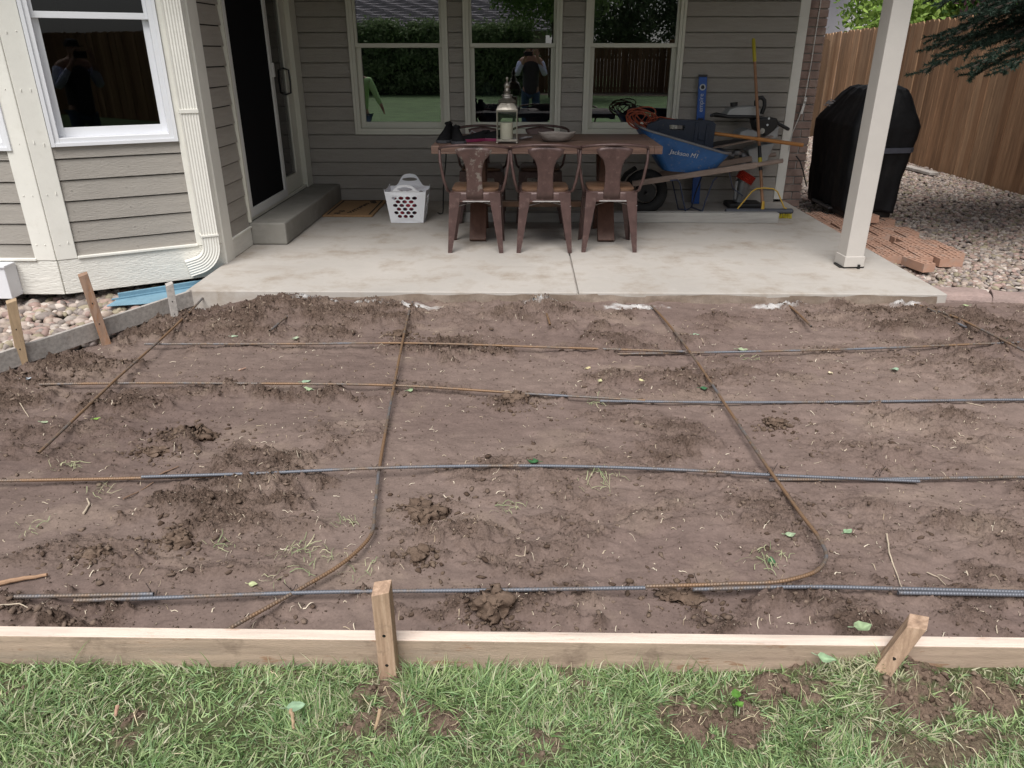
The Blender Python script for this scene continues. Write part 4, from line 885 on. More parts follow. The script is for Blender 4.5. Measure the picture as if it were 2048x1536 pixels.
for sx in (-1, 1):
    for sy in (-1, 1):
        mb = MB(); rg = []
        for t in np.linspace(0, 1, 7):
            z = .44*(1-t); cx = sx*(.186+.022*t); cy = sy*(.186+.03*t); wd = .085*(1-t)+.030*t; th = .004
            P = [(0, 0), (-wd, 0), (-wd, -th), (-wd*.15, -.010-.006*(1-t)), (-.010-.006*(1-t), -wd*.15), (-th, -wd), (0, -wd)]
            rg.append([(cx+sx*a, cy+sy*b, z) for a, b in P])
        mb.loft(rg); part('leg', mb, m_chair, chair)
mb = MB(); mb.tube([(-.175, -.10, .425), (-.205, -.14, .45), (-.225, -.17, .53), (-.248, -.165, .66), (-.252, -.14, .735)]+[(.252*math.cos(a), -.12-.125*math.sin(a)**.8, .745+.037*math.sin(a)) for a in np.linspace(math.pi, 0, 21)]+[(.252, -.14, .735), (.248, -.165, .66), (.225, -.17, .53), (.205, -.14, .45), (.175, -.10, .425)], .0105, 10); part('back_hoop', mb, m_chair, chair, True)
def splat(off):
    P = []
    L = [(.062, .395), (.062, .45), (.056, .50), (.056, .58), (.062, .63), (.078, .675), (.105, .715), (.125, .745), (.132, .772)]
    yf = lambda x, z: -.188-.035*sst(.42, .70, z)-.018*sst(.62, .78, z)+.25*x*x-off
    pts = []
    for w_, z in L: pts.append([(x, float(yf(x, z)), z-(.02*(x/.13)**2 if z > .7 else 0)) for x in np.linspace(-w_, w_, 9)])
    return pts
mb = MB(); g = splat(0); V = [p for r_ in g for p in r_]; n9 = 9
mb.add(V, [(i*n9+k, i*n9+k+1, (i+1)*n9+k+1, (i+1)*n9+k) for i in range(len(g)-1) for k in range(n9-1)])
bk = part('backrest', mb, m_chairw, chair, True); so_ = bk.modifiers.new('thick', 'SOLIDIFY'); so_.thickness = .005
mb = MB(); mb.box(-.115, -.1835, .375, .115, -.178, .402)
mb.bar((-.19, -.19, .33), (.19, .19, .36), .012, .004); mb.bar((.19, -.19, .345), (-.19, .19, .352), .012, .004); part('crossbar', mb, m_bar, chair)
bpy.context.view_layer.update()
c2 = copy_tree(chair, (.155, 5.735, 0), 0, 'brown metal chair in the middle of the near row of three')
c3 = copy_tree(chair, (.645, 5.765, 0), 0, 'brown metal chair at the right end of the near row')
for c in (c2, c3):
    for k in kids(c):
        if k.name.startswith('backrest'): k.data = k.data.copy(); k.data.materials[0] = m_chair
c4 = copy_tree(c2, (-.37, 6.78, 0), math.pi, 'shaded metal chair on the window side, behind the lantern')
c5 = copy_tree(c2, (.14, 6.80, 0), math.pi, 'shaded metal chair on the window side, behind the bowl')
chair.location = (-.360, 5.728, 0)
# ------------------------------------------------------------------ things on the table
lan = thing('lantern', 'silver glass lantern with ornate top on the table', 'lantern', (-.13, 5.93, TZ))
lx, ly_ = -.13, 5.93; hw = .074
mb = MB(); mb.box(lx-hw-.006, ly_-hw-.006, TZ+.012, lx+hw+.006, ly_+hw+.006, TZ+.028)
for sx in (-1, 1):
    for sy in (-1, 1): mb.lathe([(.006, 0), (.010, .006), (.007, .0125)], (lx+sx*hw, ly_+sy*hw, TZ), 8); mb.box(lx+sx*hw-.004, ly_+sy*hw-.004, TZ+.028, lx+sx*hw+.004, ly_+sy*hw+.004, TZ+.225)
mb.box(lx-hw-.006, ly_-hw-.006, TZ+.225, lx+hw+.006, ly_+hw+.006, TZ+.240); part('frame', mb, m_silver, lan, bevel=.0015)
mb = MB(); mb.loft([sq(lx, ly_, TZ+.2405, .080, .006, 3), sq(lx, ly_, TZ+.262, .072, .006, 3), sq(lx, ly_, TZ+.288, .058, .02, 3), sq(lx, ly_, TZ+.292, .068, .02, 3), sq(lx, ly_, TZ+.300, .062, .03, 3)])
mb.lathe([(.062, .300), (.05, .308), (.036, .318), (.034, .330), (.042, .334), (.040, .342), (.026, .346), (.022, .352), (.030, .358), (.022, .366), (.018, .385), (.022, .392), (.024, .405), (.018, .420), (.010, .428), (.005, .436), (.008, .442), (.011, .450), (.008, .460), (.001, .464)], (lx, ly_, TZ), 20); part('lantern_roof', mb, m_silver, lan, True)
for (x0, y0, x1, y1) in ((-1, -1, 1, -1), (1, -1, 1, 1), (1, 1, -1, 1), (-1, 1, -1, -1)):
    mb = MB(); mb.add([(lx+x0*hw, ly_+y0*hw, TZ+.028), (lx+x1*hw, ly_+y1*hw, TZ+.028), (lx+x1*hw, ly_+y1*hw, TZ+.226), (lx+x0*hw, ly_+y0*hw, TZ+.226)], [(0, 1, 2, 3)]); part('glass_pane', mb, m_glassc, lan)
mb = MB(); mb.lathe([(.047, .0), (.048, .004), (.048, .112), (.044, .116), (.02, .112)], (lx-.005, ly_, TZ+.029), 24); cnd = part('candle', mb, m_wax, None, True); tag(cnd, 'cream pillar candle inside the lantern', 'candle')
# bowl
bw = MB(); rg = []; bc = (.245, 6.0, TZ)
for (k, z, inner) in ((.45, 0, 0), (.75, .018, 0), (.93, .045, 0), (1.0, .066, 0), (.96, .066, 0), (.85, .045, 0), (.6, .022, 0), (.2, .016, 0)):
    rg.append([(bc[0]+.148*k*math.cos(a)*(1+.03*math.sin(3*a+1)), bc[1]+.085*k*math.sin(a)*(1+.05*math.sin(5*a)), bc[2]+z+.006*abs(math.cos(a))**6*(k > .8)+.003*math.sin(4*a+k)*(z > .03)) for a in np.linspace(0, 2*math.pi, 36, endpoint=False)])
bw.loft(rg); tag(part('dough_bowl', bw, m_bowl, None, True), 'rough grey oval wooden bowl on the table', 'bowl')
# shoes
def shoe(loc, rz, lab, mat, sole, h=.085, name='sneaker', pitch=0.0):
    root = thing(name, lab, 'shoe', loc, 'shoes left on the table'); c, s_ = math.cos(rz), math.sin(rz)
    T = lambda x, y, z: (loc[0]+x*c-y*s_, loc[1]+x*s_+y*c, loc[2]+z*math.cos(pitch)+(y)*math.sin(pitch)*.0+z*0)
    prof = [(-.135, .028, .085), (-.125, .040, .105), (-.09, .044, .098), (-.045, .043, .088), (.0, .049, .070), (.06, .055, .050), (.105, .051, .040), (.138, .028, .026)]
    mbu = MB(); rings = []
    for y, w_, hh in prof: rings.append([T(w_*math.cos(a)*(1-.25*max(0, math.sin(a))), y, .018+hh*h/.085*max(0, math.sin(a))) for a in np.linspace(-.25, math.pi+.25, 12)])
    mbu.loft(rings); part('upper', mbu, mat, root, True)
    mbs = MB(); rings = []
    for y, w_, hh in prof: rings.append([T((w_+.004)*x, y*1.03, z) for x, z in ((-1, .0), (1, .0), (1, .022), (-1, .022))])
    mbs.loft(rings); part('sole', mbs, sole, root, bevel=.003)
    mbt = MB(); mbt.blob(T(0, -.09, .105*h/.085), .030, 3, 2, (1.05, 1.2, .55), .10); part('collar', mbt, mat, root, True)
    return root
shoe((-.60, 6.00, TZ), R(172), 'black sneaker at the left end of the table, toe to camera', m_shoe, m_shoes, .10)
shoe((-.505, 5.92, TZ), R(190), 'black sneaker beside the first, nearer the camera', m_shoe, m_shoes, .085)
shoe((-.385, 6.02, TZ), R(118), 'black sandal with magenta sole next to the sneakers', m_shoe, m_mag, .05, 'sandal')
shoe((-.27, 6.06, TZ), R(75), 'black sandal with magenta sole tucked behind the lantern', m_shoe, m_mag, .055, 'sandal')
mb = MB(); mb.tube([(-.43, 6.1, TZ+.03), (-.41, 6.09, TZ+.07), (-.37, 6.1, TZ+.05)], .012, 8, flat=.4); mb.tube([(-.03, 6.1, TZ+.012), (.02, 6.14, TZ+.02), (.05, 6.2, TZ+.012)], .02, 8, flat=.3); tag(part('grey_cloth_strap', mb, m_greycl, None, True), 'crumpled pale grey strap among the shoes', 'strap')

# ------------------------------------------------------------------ laundry basket
bk_ = thing('laundry_basket', 'white plastic laundry basket with round holes near the door mat', 'basket', (-1.03, 6.7, 0))
bx, by = -1.03, 6.71
def wall_fn(side):
    def fn(s, t):      # s in -1..1 along the wall, t height
        k = t/.285; hwx = .142+.040*k; hwy = .125+.022*k
        if side == 'f': return (bx+s*hwx, by-hwy-.012*math.cos(s*1.5), t)
        if side == 'k': return (bx-s*hwx, by+hwy+.012*math.cos(s*1.5), t)
        if side == 'r': return (bx+hwx+.010*math.cos(s*1.5), by+s*hwy, t)
        return (bx-hwx-.010*math.cos(s*1.5), by-s*hwy, t)
    return fn
mb = MB()
for side in 'fkrl':
    top = []
    for s in np.linspace(1, -1, 25): top.append((s, .275+(.062 if side == 'f' else .105)*math.exp(-(s/.52)**4) if side in 'fk' else .275+.02*abs(s)**3))
    outer = [(s, 0.004) for s in np.linspace(-1, 1, 13)]+top; holes = []
    rows = [(.222, 4, 0), (.190, 3, .5), (.158, 4, 0), (.126, 3, .5), (.094, 4, 0), (.062, 3, .5)]
    for z, n_, of in rows:
        for q in range(n_):
            sc_ = -.56+.34*(q+of)+(.0 if side in 'fk' else .06)
            holes.append([(sc_+.128*math.cos(a), z+.0142*math.sin(a)) for a in np.linspace(0, 2*math.pi, 12, endpoint=False)])
    if side in 'fk':
        zc = .298 if side == 'f' else .335
        holes.append([(.36*math.cos(a), zc+.016*math.sin(a)) for a in np.linspace(0, 2*math.pi, 18, endpoint=False)])
    mb.holed(outer, holes, wall_fn(side))
mb.box(bx-.142, by-.125, .003, bx+.142, by+.125, .008)
o = part('basket_body', mb, m_wplast, bk_); sm = o.modifiers.new('thick', 'SOLIDIFY'); sm.thickness = .004
mb = MB(); mb.blob((bx, by-.004, .125), .138, 9, 3, (1.02, .93, .9), .06); tag(part('laundry_pile', mb, m_cloth, None, True), 'red and dark clothes inside the white basket', 'laundry')
# door mat
mat_ = thing('door_mat', 'tan coir door mat with black border and paw prints beside the step', 'door mat', (-1.61, 7.2, 0))
mb = MB(); mb.box(-1.845, 6.83, .002, -1.385, 7.62, .016); part('mat_base', mb, m_mat, mat_, bevel=.004)
mb = MB()
for (x0, y0, x1, y1) in ((-1.815, 6.875, -1.800, 7.585), (-1.430, 6.875, -1.415, 7.585), (-1.7995, 7.57, -1.4305, 7.585)): mb.box(x0, y0, .0165, x1, y1, .0185)
def paw(cx, cy, s):
    mb.lathe([(s, .0165), (s, .0185)], (cx, cy, 0), 12)
    for a in (-50, -17, 17, 50): mb.lathe([(s*.42, .0165), (s*.42, .0185)], (cx+1.5*s*math.cos(R(a)), cy+1.5*s*math.sin(R(a)), 0), 10)
for q in ((-1.74, 6.93, .022), (-1.72, 7.03, .022), (-1.50, 7.46, .022), (-1.52, 7.53, .022)): paw(*q)
rr = random.Random(3)
for k in range(9): cx, cy = -1.62+.01*k, 6.95+.055*k; mb.tube([(cx+.02*math.cos(t)*rr.uniform(.6, 1.2), cy+.02*math.sin(t), .0175) for t in np.linspace(0, rr.uniform(3, 5.5), 7)], .004, 5)
part('mat_print', mb, m_matk, mat_)
# black garden hook under the table edge
mb = MB(); mb.tube([(-.69, 6.88, .64), (-.70, 6.90, .5), (-.735, 6.93, .25), (-.745, 6.94, .06), (-.75, 6.94, .02), (-.775, 6.94, .012), (-.80, 6.95, .02)], .006, 8); tag(part('garden_hook', mb, m_rod, None, True), 'thin black iron rod leaning left of the table', 'rod')
# long beam on the floor
mb = MB(); mb.box(-.645, 6.62, .002, 2.245, 6.70, .088); tag(part('timber_beam', mb, m_greyb, bevel=.004), 'long whitish grey timber lying behind the chairs', 'timber')

# ------------------------------------------------------------------ wheelbarrow
wb = thing('wheelbarrow', 'blue wheelbarrow with wooden handles parked right of the table', 'wheelbarrow', (1.4, 7.0, 0))
def trring(k, inner=0.0):   # k=0 bottom .. 1 rim
    P = []
    xl = 1.24+(.98-1.24)*k; xr = 1.68+(1.80-1.68)*k; zl = .42+(.80-.42)*k; zr = .39+(.575-.39)*k; hw_ = .20+.10*k-inner; yc = 7.02; r_ = .08
    xl += inner; xr -= inner
    for (cx, cy, a0) in ((xr-r_, yc+hw_-r_, 0), (xl+r_, yc+hw_-r_, 90), (xl+r_, yc-hw_+r_, 180), (xr-r_, yc-hw_+r_, 270)):
        for q in range(6):
            a = R(a0+90*q/5); x = cx+r_*math.cos(a); y = cy+r_*math.sin(a); t = (x-xl)/(xr-xl); z = zl+(zr-zl)*t-.03*k*math.sin(math.pi*t); P.append((x, y, z))
    return P
mb = MB(); mb.loft([trring(0), trring(.12), trring(.5), trring(.8), trring(1.0), trring(1.0, .008), trring(.8, .008), trring(.5, .008), trring(.12, .01)]); tray = part('tray', mb, m_tray, wb, True)
mb = MB(); mb.tube(trring(1.0), .011, 8, closed=True); part('tray_rim', mb, m_grey, wb, True)
yn0, yn1 = trring(.5)[14][1], 0
frt = lambda a, b, c: (1.335+a, 6.776-.052*((c)/.11)*0-b-.0*(a)-(c-.0)*.28, .612+c-.0)
text('Jackson M1', m_white, tray, lambda a, b, c: (1.262+a*.98, 6.82-.42*(.578+c-.17*a-.407)-.008-b, .578+c-.17*a), .056, shear=.25)
for y0, y1, x1, z1 in ((6.80, 6.70, 2.235, .525), (7.24, 7.30, 2.36, .505)):
    mb = MB(); s0 = Vector((.98, (y0+7.02)/2 if y0 > 7 else y0+.10, .295)); e0 = Vector((x1-.22, y1, z1-.036)); mb.bar(s0, e0, .038, .048); mb.tube([e0-Vector((.02, 0, .003)), e0+Vector((.1, 0, .016)), Vector((x1, y1, z1))], [.021, .019, .019], 10); part('handle', mb, m_handle, wb, bevel=.003)
mb = MB(); mb.tube([(1.12+.155*math.cos(t), 7.02, .205+.155*math.sin(t)) for t in np.linspace(0, 2*math.pi, 28, endpoint=False)], .05, 10, closed=True); wh = part('wheel', mb, m_tyre, wb, True)
mb = MB(); mb.cyl((1.12, 6.98, .205), (1.12, 7.06, .205), .09, 20); mb.cyl((1.12, 6.9, .205), (1.12, 7.14, .205), .012, 10); part('rim', mb, m_rod, wh)  # rim and fender near-black: shade under the tray put into their colour
mb = MB(); mb.tube([(1.02, 7.02, .42), (.93, 7.02, .36), (.90, 7.02, .30)], .07, 8, flat=.25); part('fender', mb, m_tyre, wb, True)
for y in (6.80, 7.22):
    mb = MB(); mb.tube([(1.30, y, .34), (1.36, y, .345), (1.385, y, .32), (1.43, y-.01, .16), (1.475, y-.015, .012), (1.56, y-.015, .008), (1.60, y-.015, .03), (1.625, y-.01, .16), (1.68, y, .34), (1.71, y, .37)], .014, 8, flat=.45); part('leg', mb, m_steelb, wb, True)
mb = MB(); mb.tube([(1.60, 6.79, .03), (1.66, 7.0, .03), (1.60, 7.21, .03)], .008, 6); mb.tube([(1.8, 6.76, .42), (1.9, 6.95, .25), (2.02, 7.02, .17)], .005, 6); part('brace', mb, m_steelb, wb, True)
# case in the barrow
fc = lambda a, b, c: (1.075+a*.985+c*.05, 6.905+b+c*.05, .585+c-a*.16+.045)
case = thing('tool_case', 'dark blue plastic tool case standing in the wheelbarrow', 'tool case', (1.35, 6.98, .6))
outer = [(.05, 0), (.58, 0), (.60, .03), (.60, .27), (.57, .29), (.12, .235), (.0, .17), (-.02, .08)]
hole = [(.20, .16), (.33, .175), (.33, .215), (.19, .20)]
mb = MB()
for b_ in (0, .11): mb.holed(outer, [hole], lambda a, c, b_=b_: fc(a, b_, c))
for lp in (outer, hole):
    n_ = len(lp); mb.add([fc(a, 0, c) for a, c in lp]+[fc(a, .11, c) for a, c in lp], [(i, (i+1) % n_, n_+(i+1) % n_, n_+i) for i in range(n_)])
part('case_shell', mb, m_case, case, bevel=.006)
for a in (.10, .42, .52): part('rib', MB().fbox(fc, a, -.010, .02, a+.03, 0, .16 if a < .2 else .26), m_case, case, bevel=.003)
part('latch', MB().fbox(fc, .455, -.012, .12, .515, 0, .17), m_case, case, bevel=.003)
# coiled orange cord
mb = MB(); rc = random.Random(2)
for k in range(9):
    cx, cz, r0 = 1.03+rc.uniform(-.05, .06), .80+rc.uniform(-.02, .05), rc.uniform(.07, .12); ti = rc.uniform(-.6, .6)
    mb.tube([(cx+r0*1.1*math.cos(t)+.02*math.sin(2*t), 7.02+.07*math.sin(t+ti)+rc.uniform(-.004, .004), cz+r0*.75*math.sin(t+ti*.5)) for t in np.linspace(0, 2*math.pi, 22, endpoint=False)], .0055, 6, closed=True)
mb.tube([(1.1, 6.98, .84), (1.2, 6.97, .86), (1.32, 6.96, .84), (1.40, 6.95, .82)], .0055, 6)
tag(part('orange_cord', mb, m_orange, None, True), 'tangled coil of rust orange extension cord on the barrow', 'cord')
# spirit level
lv = thing('spirit_level', 'blue spirit level standing upright against the siding', 'level', (1.70, 7.55, 0))
fl = lambda a, b, c: (1.705+a-c*.024, 7.535+b+c*.06, .004+c)
mb = MB(); mb.fbox(fl, -.038, -.014, .0, .038, .014, .62); mb.fbox(fl, -.038, -.014, .62, -.026, .014, .80); mb.fbox(fl, .026, -.014, .62, .038, .014, .80); mb.fbox(fl, -.038, -.014, .80, .038, .014, 1.165); part('body', mb, m_blue, lv, bevel=.003)
mb = MB(); mb.fbox(fl, -.039, -.015, 1.166, .039, .015, 1.185); part('end_cap', mb, m_black, lv)
mb = MB(); mb.fbox(fl, -.020, -.010, .63, .020, .010, .735); part('vial', mb, m_tank, lv); mb = MB(); mb.fbox(fl, -.0255, -.012, .735, .0255, .012, .795); part('vial_cap', mb, m_black, lv)
mb = MB(); mb.tube([fl(.023*math.cos(t), -.0155, 1.075+.023*math.sin(t)) for t in np.linspace(0, 2*math.pi, 24, endpoint=False)], .006, 6, closed=True); part('vial_ring', mb, m_white, lv, True)
mb = MB(); mb.cyl(fl(0, -.0148, 1.075), fl(0, -.016, 1.075), .016, 18); part('vial_window', mb, m_black, lv)
text('empire', m_white, lv, lambda a, b, c: fl(.012-c*1.0, -.0148-b, .855+a), .058)
# push broom
br = thing('push_broom', 'push broom with wooden handle, yellow grip and yellow braces', 'broom', (2.15, 6.87, 0))
hb = Vector((2.165, 6.86, .10)); ht = Vector((2.078, 7.50, 1.495)); L_ = lambda t: hb.lerp(ht, t)
mb = MB(); mb.tube([L_(.0), L_(.43), L_(.86)], .0135, 10); part('handle', mb, m_bhandle, br, True)
mb = MB(); mb.tube([L_(.215), L_(.36)], .0165, 10); part('sleeve', mb, m_black, br, True)
mb = MB(); part('collar', MB().tube([L_(.262), L_(.29)], .0185, 10), m_ygrip, br, True); mb.tube([L_(.86), L_(.865), L_(.99), L_(1.0)], [.014, .0165, .0165, .009], 10); part('grip', mb, m_ygrip, br, True)
mb = MB(); mb.tube([(1.935, 6.84, .085), (2.05, 6.86, .235), (2.09, 6.865, .26), (2.165, 6.875, .265), (2.24, 6.865, .26), (2.28, 6.86, .235), (2.355, 6.84, .095), (2.375, 6.835, .092)], .0062, 8); mb.tube([(2.165, 6.86, .15), (2.165, 6.85, .08)], [.017, .024], 10, flat=.6); part('brace', mb, m_yellow, br, True)
mb = MB(); mb.loft([[(x, 6.855+.033*a*k, .062+.024*b*k) for a, b in [(math.cos(t), math.sin(t)) for t in np.linspace(0, 2*math.pi, 14, endpoint=False)]] for x, k in ((1.83, .7), (1.84, 1), (2.43, 1), (2.44, .7))]); part('head', mb, m_broomh, br, True)
mb = MB(); rb2 = random.Random(8)
for k in range(420):
    x = rb2.uniform(1.85, 2.43); y = 6.855+rb2.uniform(-.026, .026); mb.bar((x, y, .045), (x+rb2.uniform(-.012, .012), y+rb2.uniform(-.016, .01), .002), .0032, .0032)
part('bristles', mb, m_ygrip, br)
# orange handled shovel resting on the barrow
sh = thing('digging_tool', 'orange wooden tool handle resting across the barrow', 'tool', (1.9, 7.0, .7))
mb = MB(); mb.tube([(1.58, 6.96, .735), (1.9, 6.94, .700), (2.05, 6.93, .682)], .0145, 10); mb.tube([(2.05, 6.93, .682), (2.46, 6.90, .632)], [.0175, .0165], 10); part('handle', mb, m_ohandle, sh, True)
mb = MB(); mb.tube([(1.58, 6.96, .735), (1.48, 6.99, .70), (1.40, 7.02, .64)], [.016, .02, .05], 10, flat=.4); part('blade', mb, m_grey, sh, True)
mb = MB(); rb3 = random.Random(5)
for k in range(60): a = rb3.random()*6.28; mb.bar((1.645, 7.02, .63), (1.645+.055*math.cos(a)*rb3.random(), 7.0+.05*math.sin(a)*rb3.random(), .655+rb3.uniform(-.03, .05)), .006, .006)
tag(part('scrub_brush', mb, m_yellow), 'small ragged orange yellow brush in the wheelbarrow', 'brush')
mb = MB(); mb.bar((1.60, 7.02, .575), (2.25, 7.12, .685), .05, .012); tag(part('wood_slat', mb, m_handle, bevel=.002), 'thin wooden slat sloping out of the wheelbarrow', 'slat')
mb = MB(); mb.bar((1.62, 7.08, .61), (2.16, 7.16, .665), .05, .03); tag(part('pry_bar', mb, m_black, bevel=.003), 'black bar lying beside the slat in the barrow', 'bar')
# jumping jack tamper
tj = thing('plate_rammer', 'grey and black upright rammer behind the broom', 'rammer', (2.1, 7.38, 0))
TYp = 7.38
q = lambda u, v, dy=0: tuple(PY(u, v, TYp+dy))
mb = MB(); P0, P1 = q(1452, 230), q(1512, 218)
def rbox(pts, y0, y1): return MB().prism([(p[0], p[2]) for p in pts], lambda a, c, d: (a, d, c), y0, y1)
part('fuel_tank', rbox([q(*t) for t in ((1447, 228), (1455, 218), (1468, 213), (1505, 211), (1514, 216), (1514, 231), (1449, 233))], 7.28, 7.46), m_tank, tj, bevel=.012)
mb = MB(); mb.cyl(q(1468, 212), q(1468, 205), .034, 14); part('fuel_cap', mb, m_black, tj)
mb = MB(); mb.tube([q(1426, 230, -.1), q(1432, 228, -.1), q(1455, 233, -.1), q(1515, 234, -.1), q(1545, 241, -.1), q(1574, 257, -.1)], .016, 10); mb.tube([q(1426, 230, .06), q(1455, 233, .06), q(1515, 234, .06), q(1545, 241, .06), q(1574, 257, .06)], .016, 10); mb.tube([q(1426, 230, -.1), q(1423, 231, -.02), q(1426, 230, .06)], .016, 10); mb.tube([q(1574, 257, -.1), q(1576, 258, -.02), q(1574, 257, .06)], .016, 10)
mb.tube([q(1512, 214), q(1512, 203), q(1517, 196), q(1524, 195), q(1529, 201), q(1529, 212), q(1523, 228)], .018, 10); part('handle_frame', mb, m_black, tj, True)
part('engine_mount', rbox([q(*t) for t in ((1500, 236), (1545, 234), (1549, 245), (1540, 258), (1526, 268), (1505, 258))], 7.24, 7.42), m_black, tj, bevel=.01)
for u, v in ((1538, 237), (1535, 250)):
    mb = MB(); mb.cyl(q(u, v, -.145), q(u, v, -.135), .010, 10); part('bolt', mb, m_white, tj)
mb = MB(); mb.cyl(q(1524, 262, -.145), q(1524, 262, -.12), .026, 14); part('bolt', mb, m_silver, tj)
part('engine_block', rbox([q(*t) for t in ((1474, 262), (1490, 256), (1508, 260), (1515, 275), (1470, 274))], 7.26, 7.50), m_tank, tj, bevel=.012)
part('housing', rbox([q(*t) for t in ((1490, 298), (1518, 288), (1543, 284), (1535, 305), (1526, 326), (1500, 330))], 7.28, 7.48), m_tank, tj, bevel=.015)
part('shroud', rbox([q(*t) for t in ((1528, 262), (1551, 250), (1549, 270), (1545, 276), (1525, 274))], 7.27, 7.45), m_tank, tj, bevel=.01)
mb = MB()
for k, (u, v) in enumerate(((1462, 310), (1475, 305), (1488, 312), (1470, 322), (1485, 326))): mb.blob(q(u, v, -.05), .045, k, 2, (1, .8, .7))
part('engine_parts', mb, m_grey, tj, True)
a0 = Vector(q(1495, 350)); a1 = Vector(q(1487, 362)); mb = MB(); mb.tube([a0.lerp(a1, t) for t in np.linspace(-.25, 1, 12)], [.080+.010*(k % 2) for k in range(12)], 16); part('bellows', mb, m_red, tj, True)
mb = MB(); mb.tube([q(1488, 361), q(1486, 366), q(1478, 403)], [.068, .064, .062], 18); part('ramming_leg', mb, m_cyl, tj, True)
part('ramming_shoe', MB().box(1.97, 7.26, .003, 2.30, 7.50, .05), m_black, tj, bevel=.012)
mb = MB(); mb.tube([q(1470, 398, -.05), q(1472, 372, -.06), q(1474, 362, -.06)], .012, 8); part('guard', mb, m_tank, tj, True)
# ------------------------------------------------------------------ covered grill
gr = thing('covered_grill', 'barbecue grill under a black fabric cover beside the post', 'grill', (3.2, 7.5, -.06))
def gring(x0, x1, y0, y1, z, r_=.06, zs=None):
    P = []
    for (cx, cy, a0) in ((x1-r_, y1-r_, 0), (x0+r_, y1-r_, 90), (x0+r_, y0+r_, 180), (x1-r_, y0+r_, 270)):
        for k in range(7): a = R(a0+90*k/6); P.append([cx+r_*math.cos(a), cy+r_*math.sin(a), z])
    # subdivide long sides
    Q = []
    for i in range(len(P)):
        p0, p1 = P[i], P[(i+1) % len(P)]; dd = math.dist(p0, p1); n_ = max(1, int(dd/.05))
        for k in range(n_): Q.append([p0[j]+(p1[j]-p0[j])*k/n_ for j in range(3)])
    return Q
levels = [(2.965, 3.455, 7.02, 8.06, .02), (2.96, 3.46, 7.02, 8.06, .15), (2.95, 3.475, 7.015, 8.055, .35), (2.94, 3.50, 7.015, 8.055, .55), (2.935, 3.525, 7.015, 8.05, .70), (2.935, 3.535, 7.015, 8.04, .775), (2.95, 3.515, 7.02, 7.99, .83), (2.985, 3.47, 7.035, 7.86, .93), (3.02, 3.42, 7.055, 7.72, 1.03), (3.05, 3.385, 7.07, 7.62, 1.085), (3.10, 3.34, 7.12, 7.55, 1.105)]
# same vertex count per ring: parametrise by the widest ring
def gpar(l, n_=96):
    Q = gring(*l); d_ = np.r_[0, np.cumsum([math.dist(Q[i], Q[(i+1) % len(Q)]) for i in range(len(Q))])]; Qn = np.array(Q+[Q[0]]); t = np.linspace(0, d_[-1], n_, endpoint=False)
    return np.stack([np.interp(t, d_, Qn[:, j]) for j in range(3)], -1)
LV = []
for i in range(len(levels)-1):
    for k in range(5): LV.append(tuple(np.array(levels[i])*(1-k/5)+np.array(levels[i+1])*k/5))
LV.append(levels[-1]); rings = [gpar(l) for l in LV]
cen = np.array([3.2, 7.52, 0])
for rg in rings:
    d_ = rg-cen; d_[:, 2] = 0; d_ /= np.linalg.norm(d_, axis=1)[:, None]; s_ = np.arange(96)/96*6.283
    fold = (.016*np.sin(s_*9+2*fbm(np.cos(s_)*2, np.sin(s_)*2+rg[:, 2], 2))+.02*fbm(np.cos(s_)*5, np.sin(s_)*5+rg[:, 2]*1.2, 3))*sst(.95, .1, rg[:, 2])+.010*fbm(np.cos(s_)*4+rg[:, 2]*4, np.sin(s_)*4, 3)
    rg += d_*fold[:, None]; rg[:, 2] += .012*fbm(np.cos(s_)*3, np.sin(s_)*3+7, 2)*(rg[:, 2] > .6)
    low = rg[:, 2] < .05; rg[low, 2] += .012*np.sin(s_[low]*7)
mb = MB(); mb.loft(rings); cov = part('grill_cover', mb, m_grill, gr); cov.data.polygons.foreach_set('use_smooth', np.ones(len(cov.data.polygons), dtype=bool))
mb = MB(); mb.add([(3.10, 7.010-.010, .545), (3.46, 7.008-.010, .555), (3.50, 7.03, .56), (3.50, 7.03, .60), (3.46, 7.008-.010, .60), (3.10, 7.010-.010, .592)], [(0, 1, 4, 5), (1, 2, 3, 4)]); st_ = part('cover_strap', mb, m_strap, gr); s2 = st_.modifiers.new('thick', 'SOLIDIFY'); s2.thickness = .006
mb = MB(); mb.box(2.99, 7.06, -.03, 3.42, 8.02, .018)
for x in (3.03, 3.38):
    for y in (7.12, 7.95): mb.cyl((x-.012, y, -.045), (x+.012, y, -.045), .032, 12)
part('grill_cart', mb, m_rod, gr)
mb = MB(); mb.box(2.935, 7.3, .002, 2.975, 7.75, .02); part('side_rail', mb, m_grey, gr)
# emblem patch on the slanted cover face
sl0, sln = np.array([2.965, 0, .83]), np.array([-.944, 0, .33])
def onc(u, v, d):
    dd = ray(u, v); o_ = np.array([0, 0, CH]); t = np.dot(sln, sl0-o_)/np.dot(sln, dd); return tuple(o_+t*dd+sln*(d+.012))
mb = MB()
for poly in ([(1653, 208), (1660, 201), (1666, 204), (1672, 207), (1663, 210)], [(1650, 209), (1661, 212.5), (1663, 211), (1663, 214), (1650, 211)], [(1662, 200), (1664, 199), (1675, 203.5), (1672, 204.5)]): mb.prism(poly, onc, -.02, .004)
part('emblem', mb, m_greycl, gr)

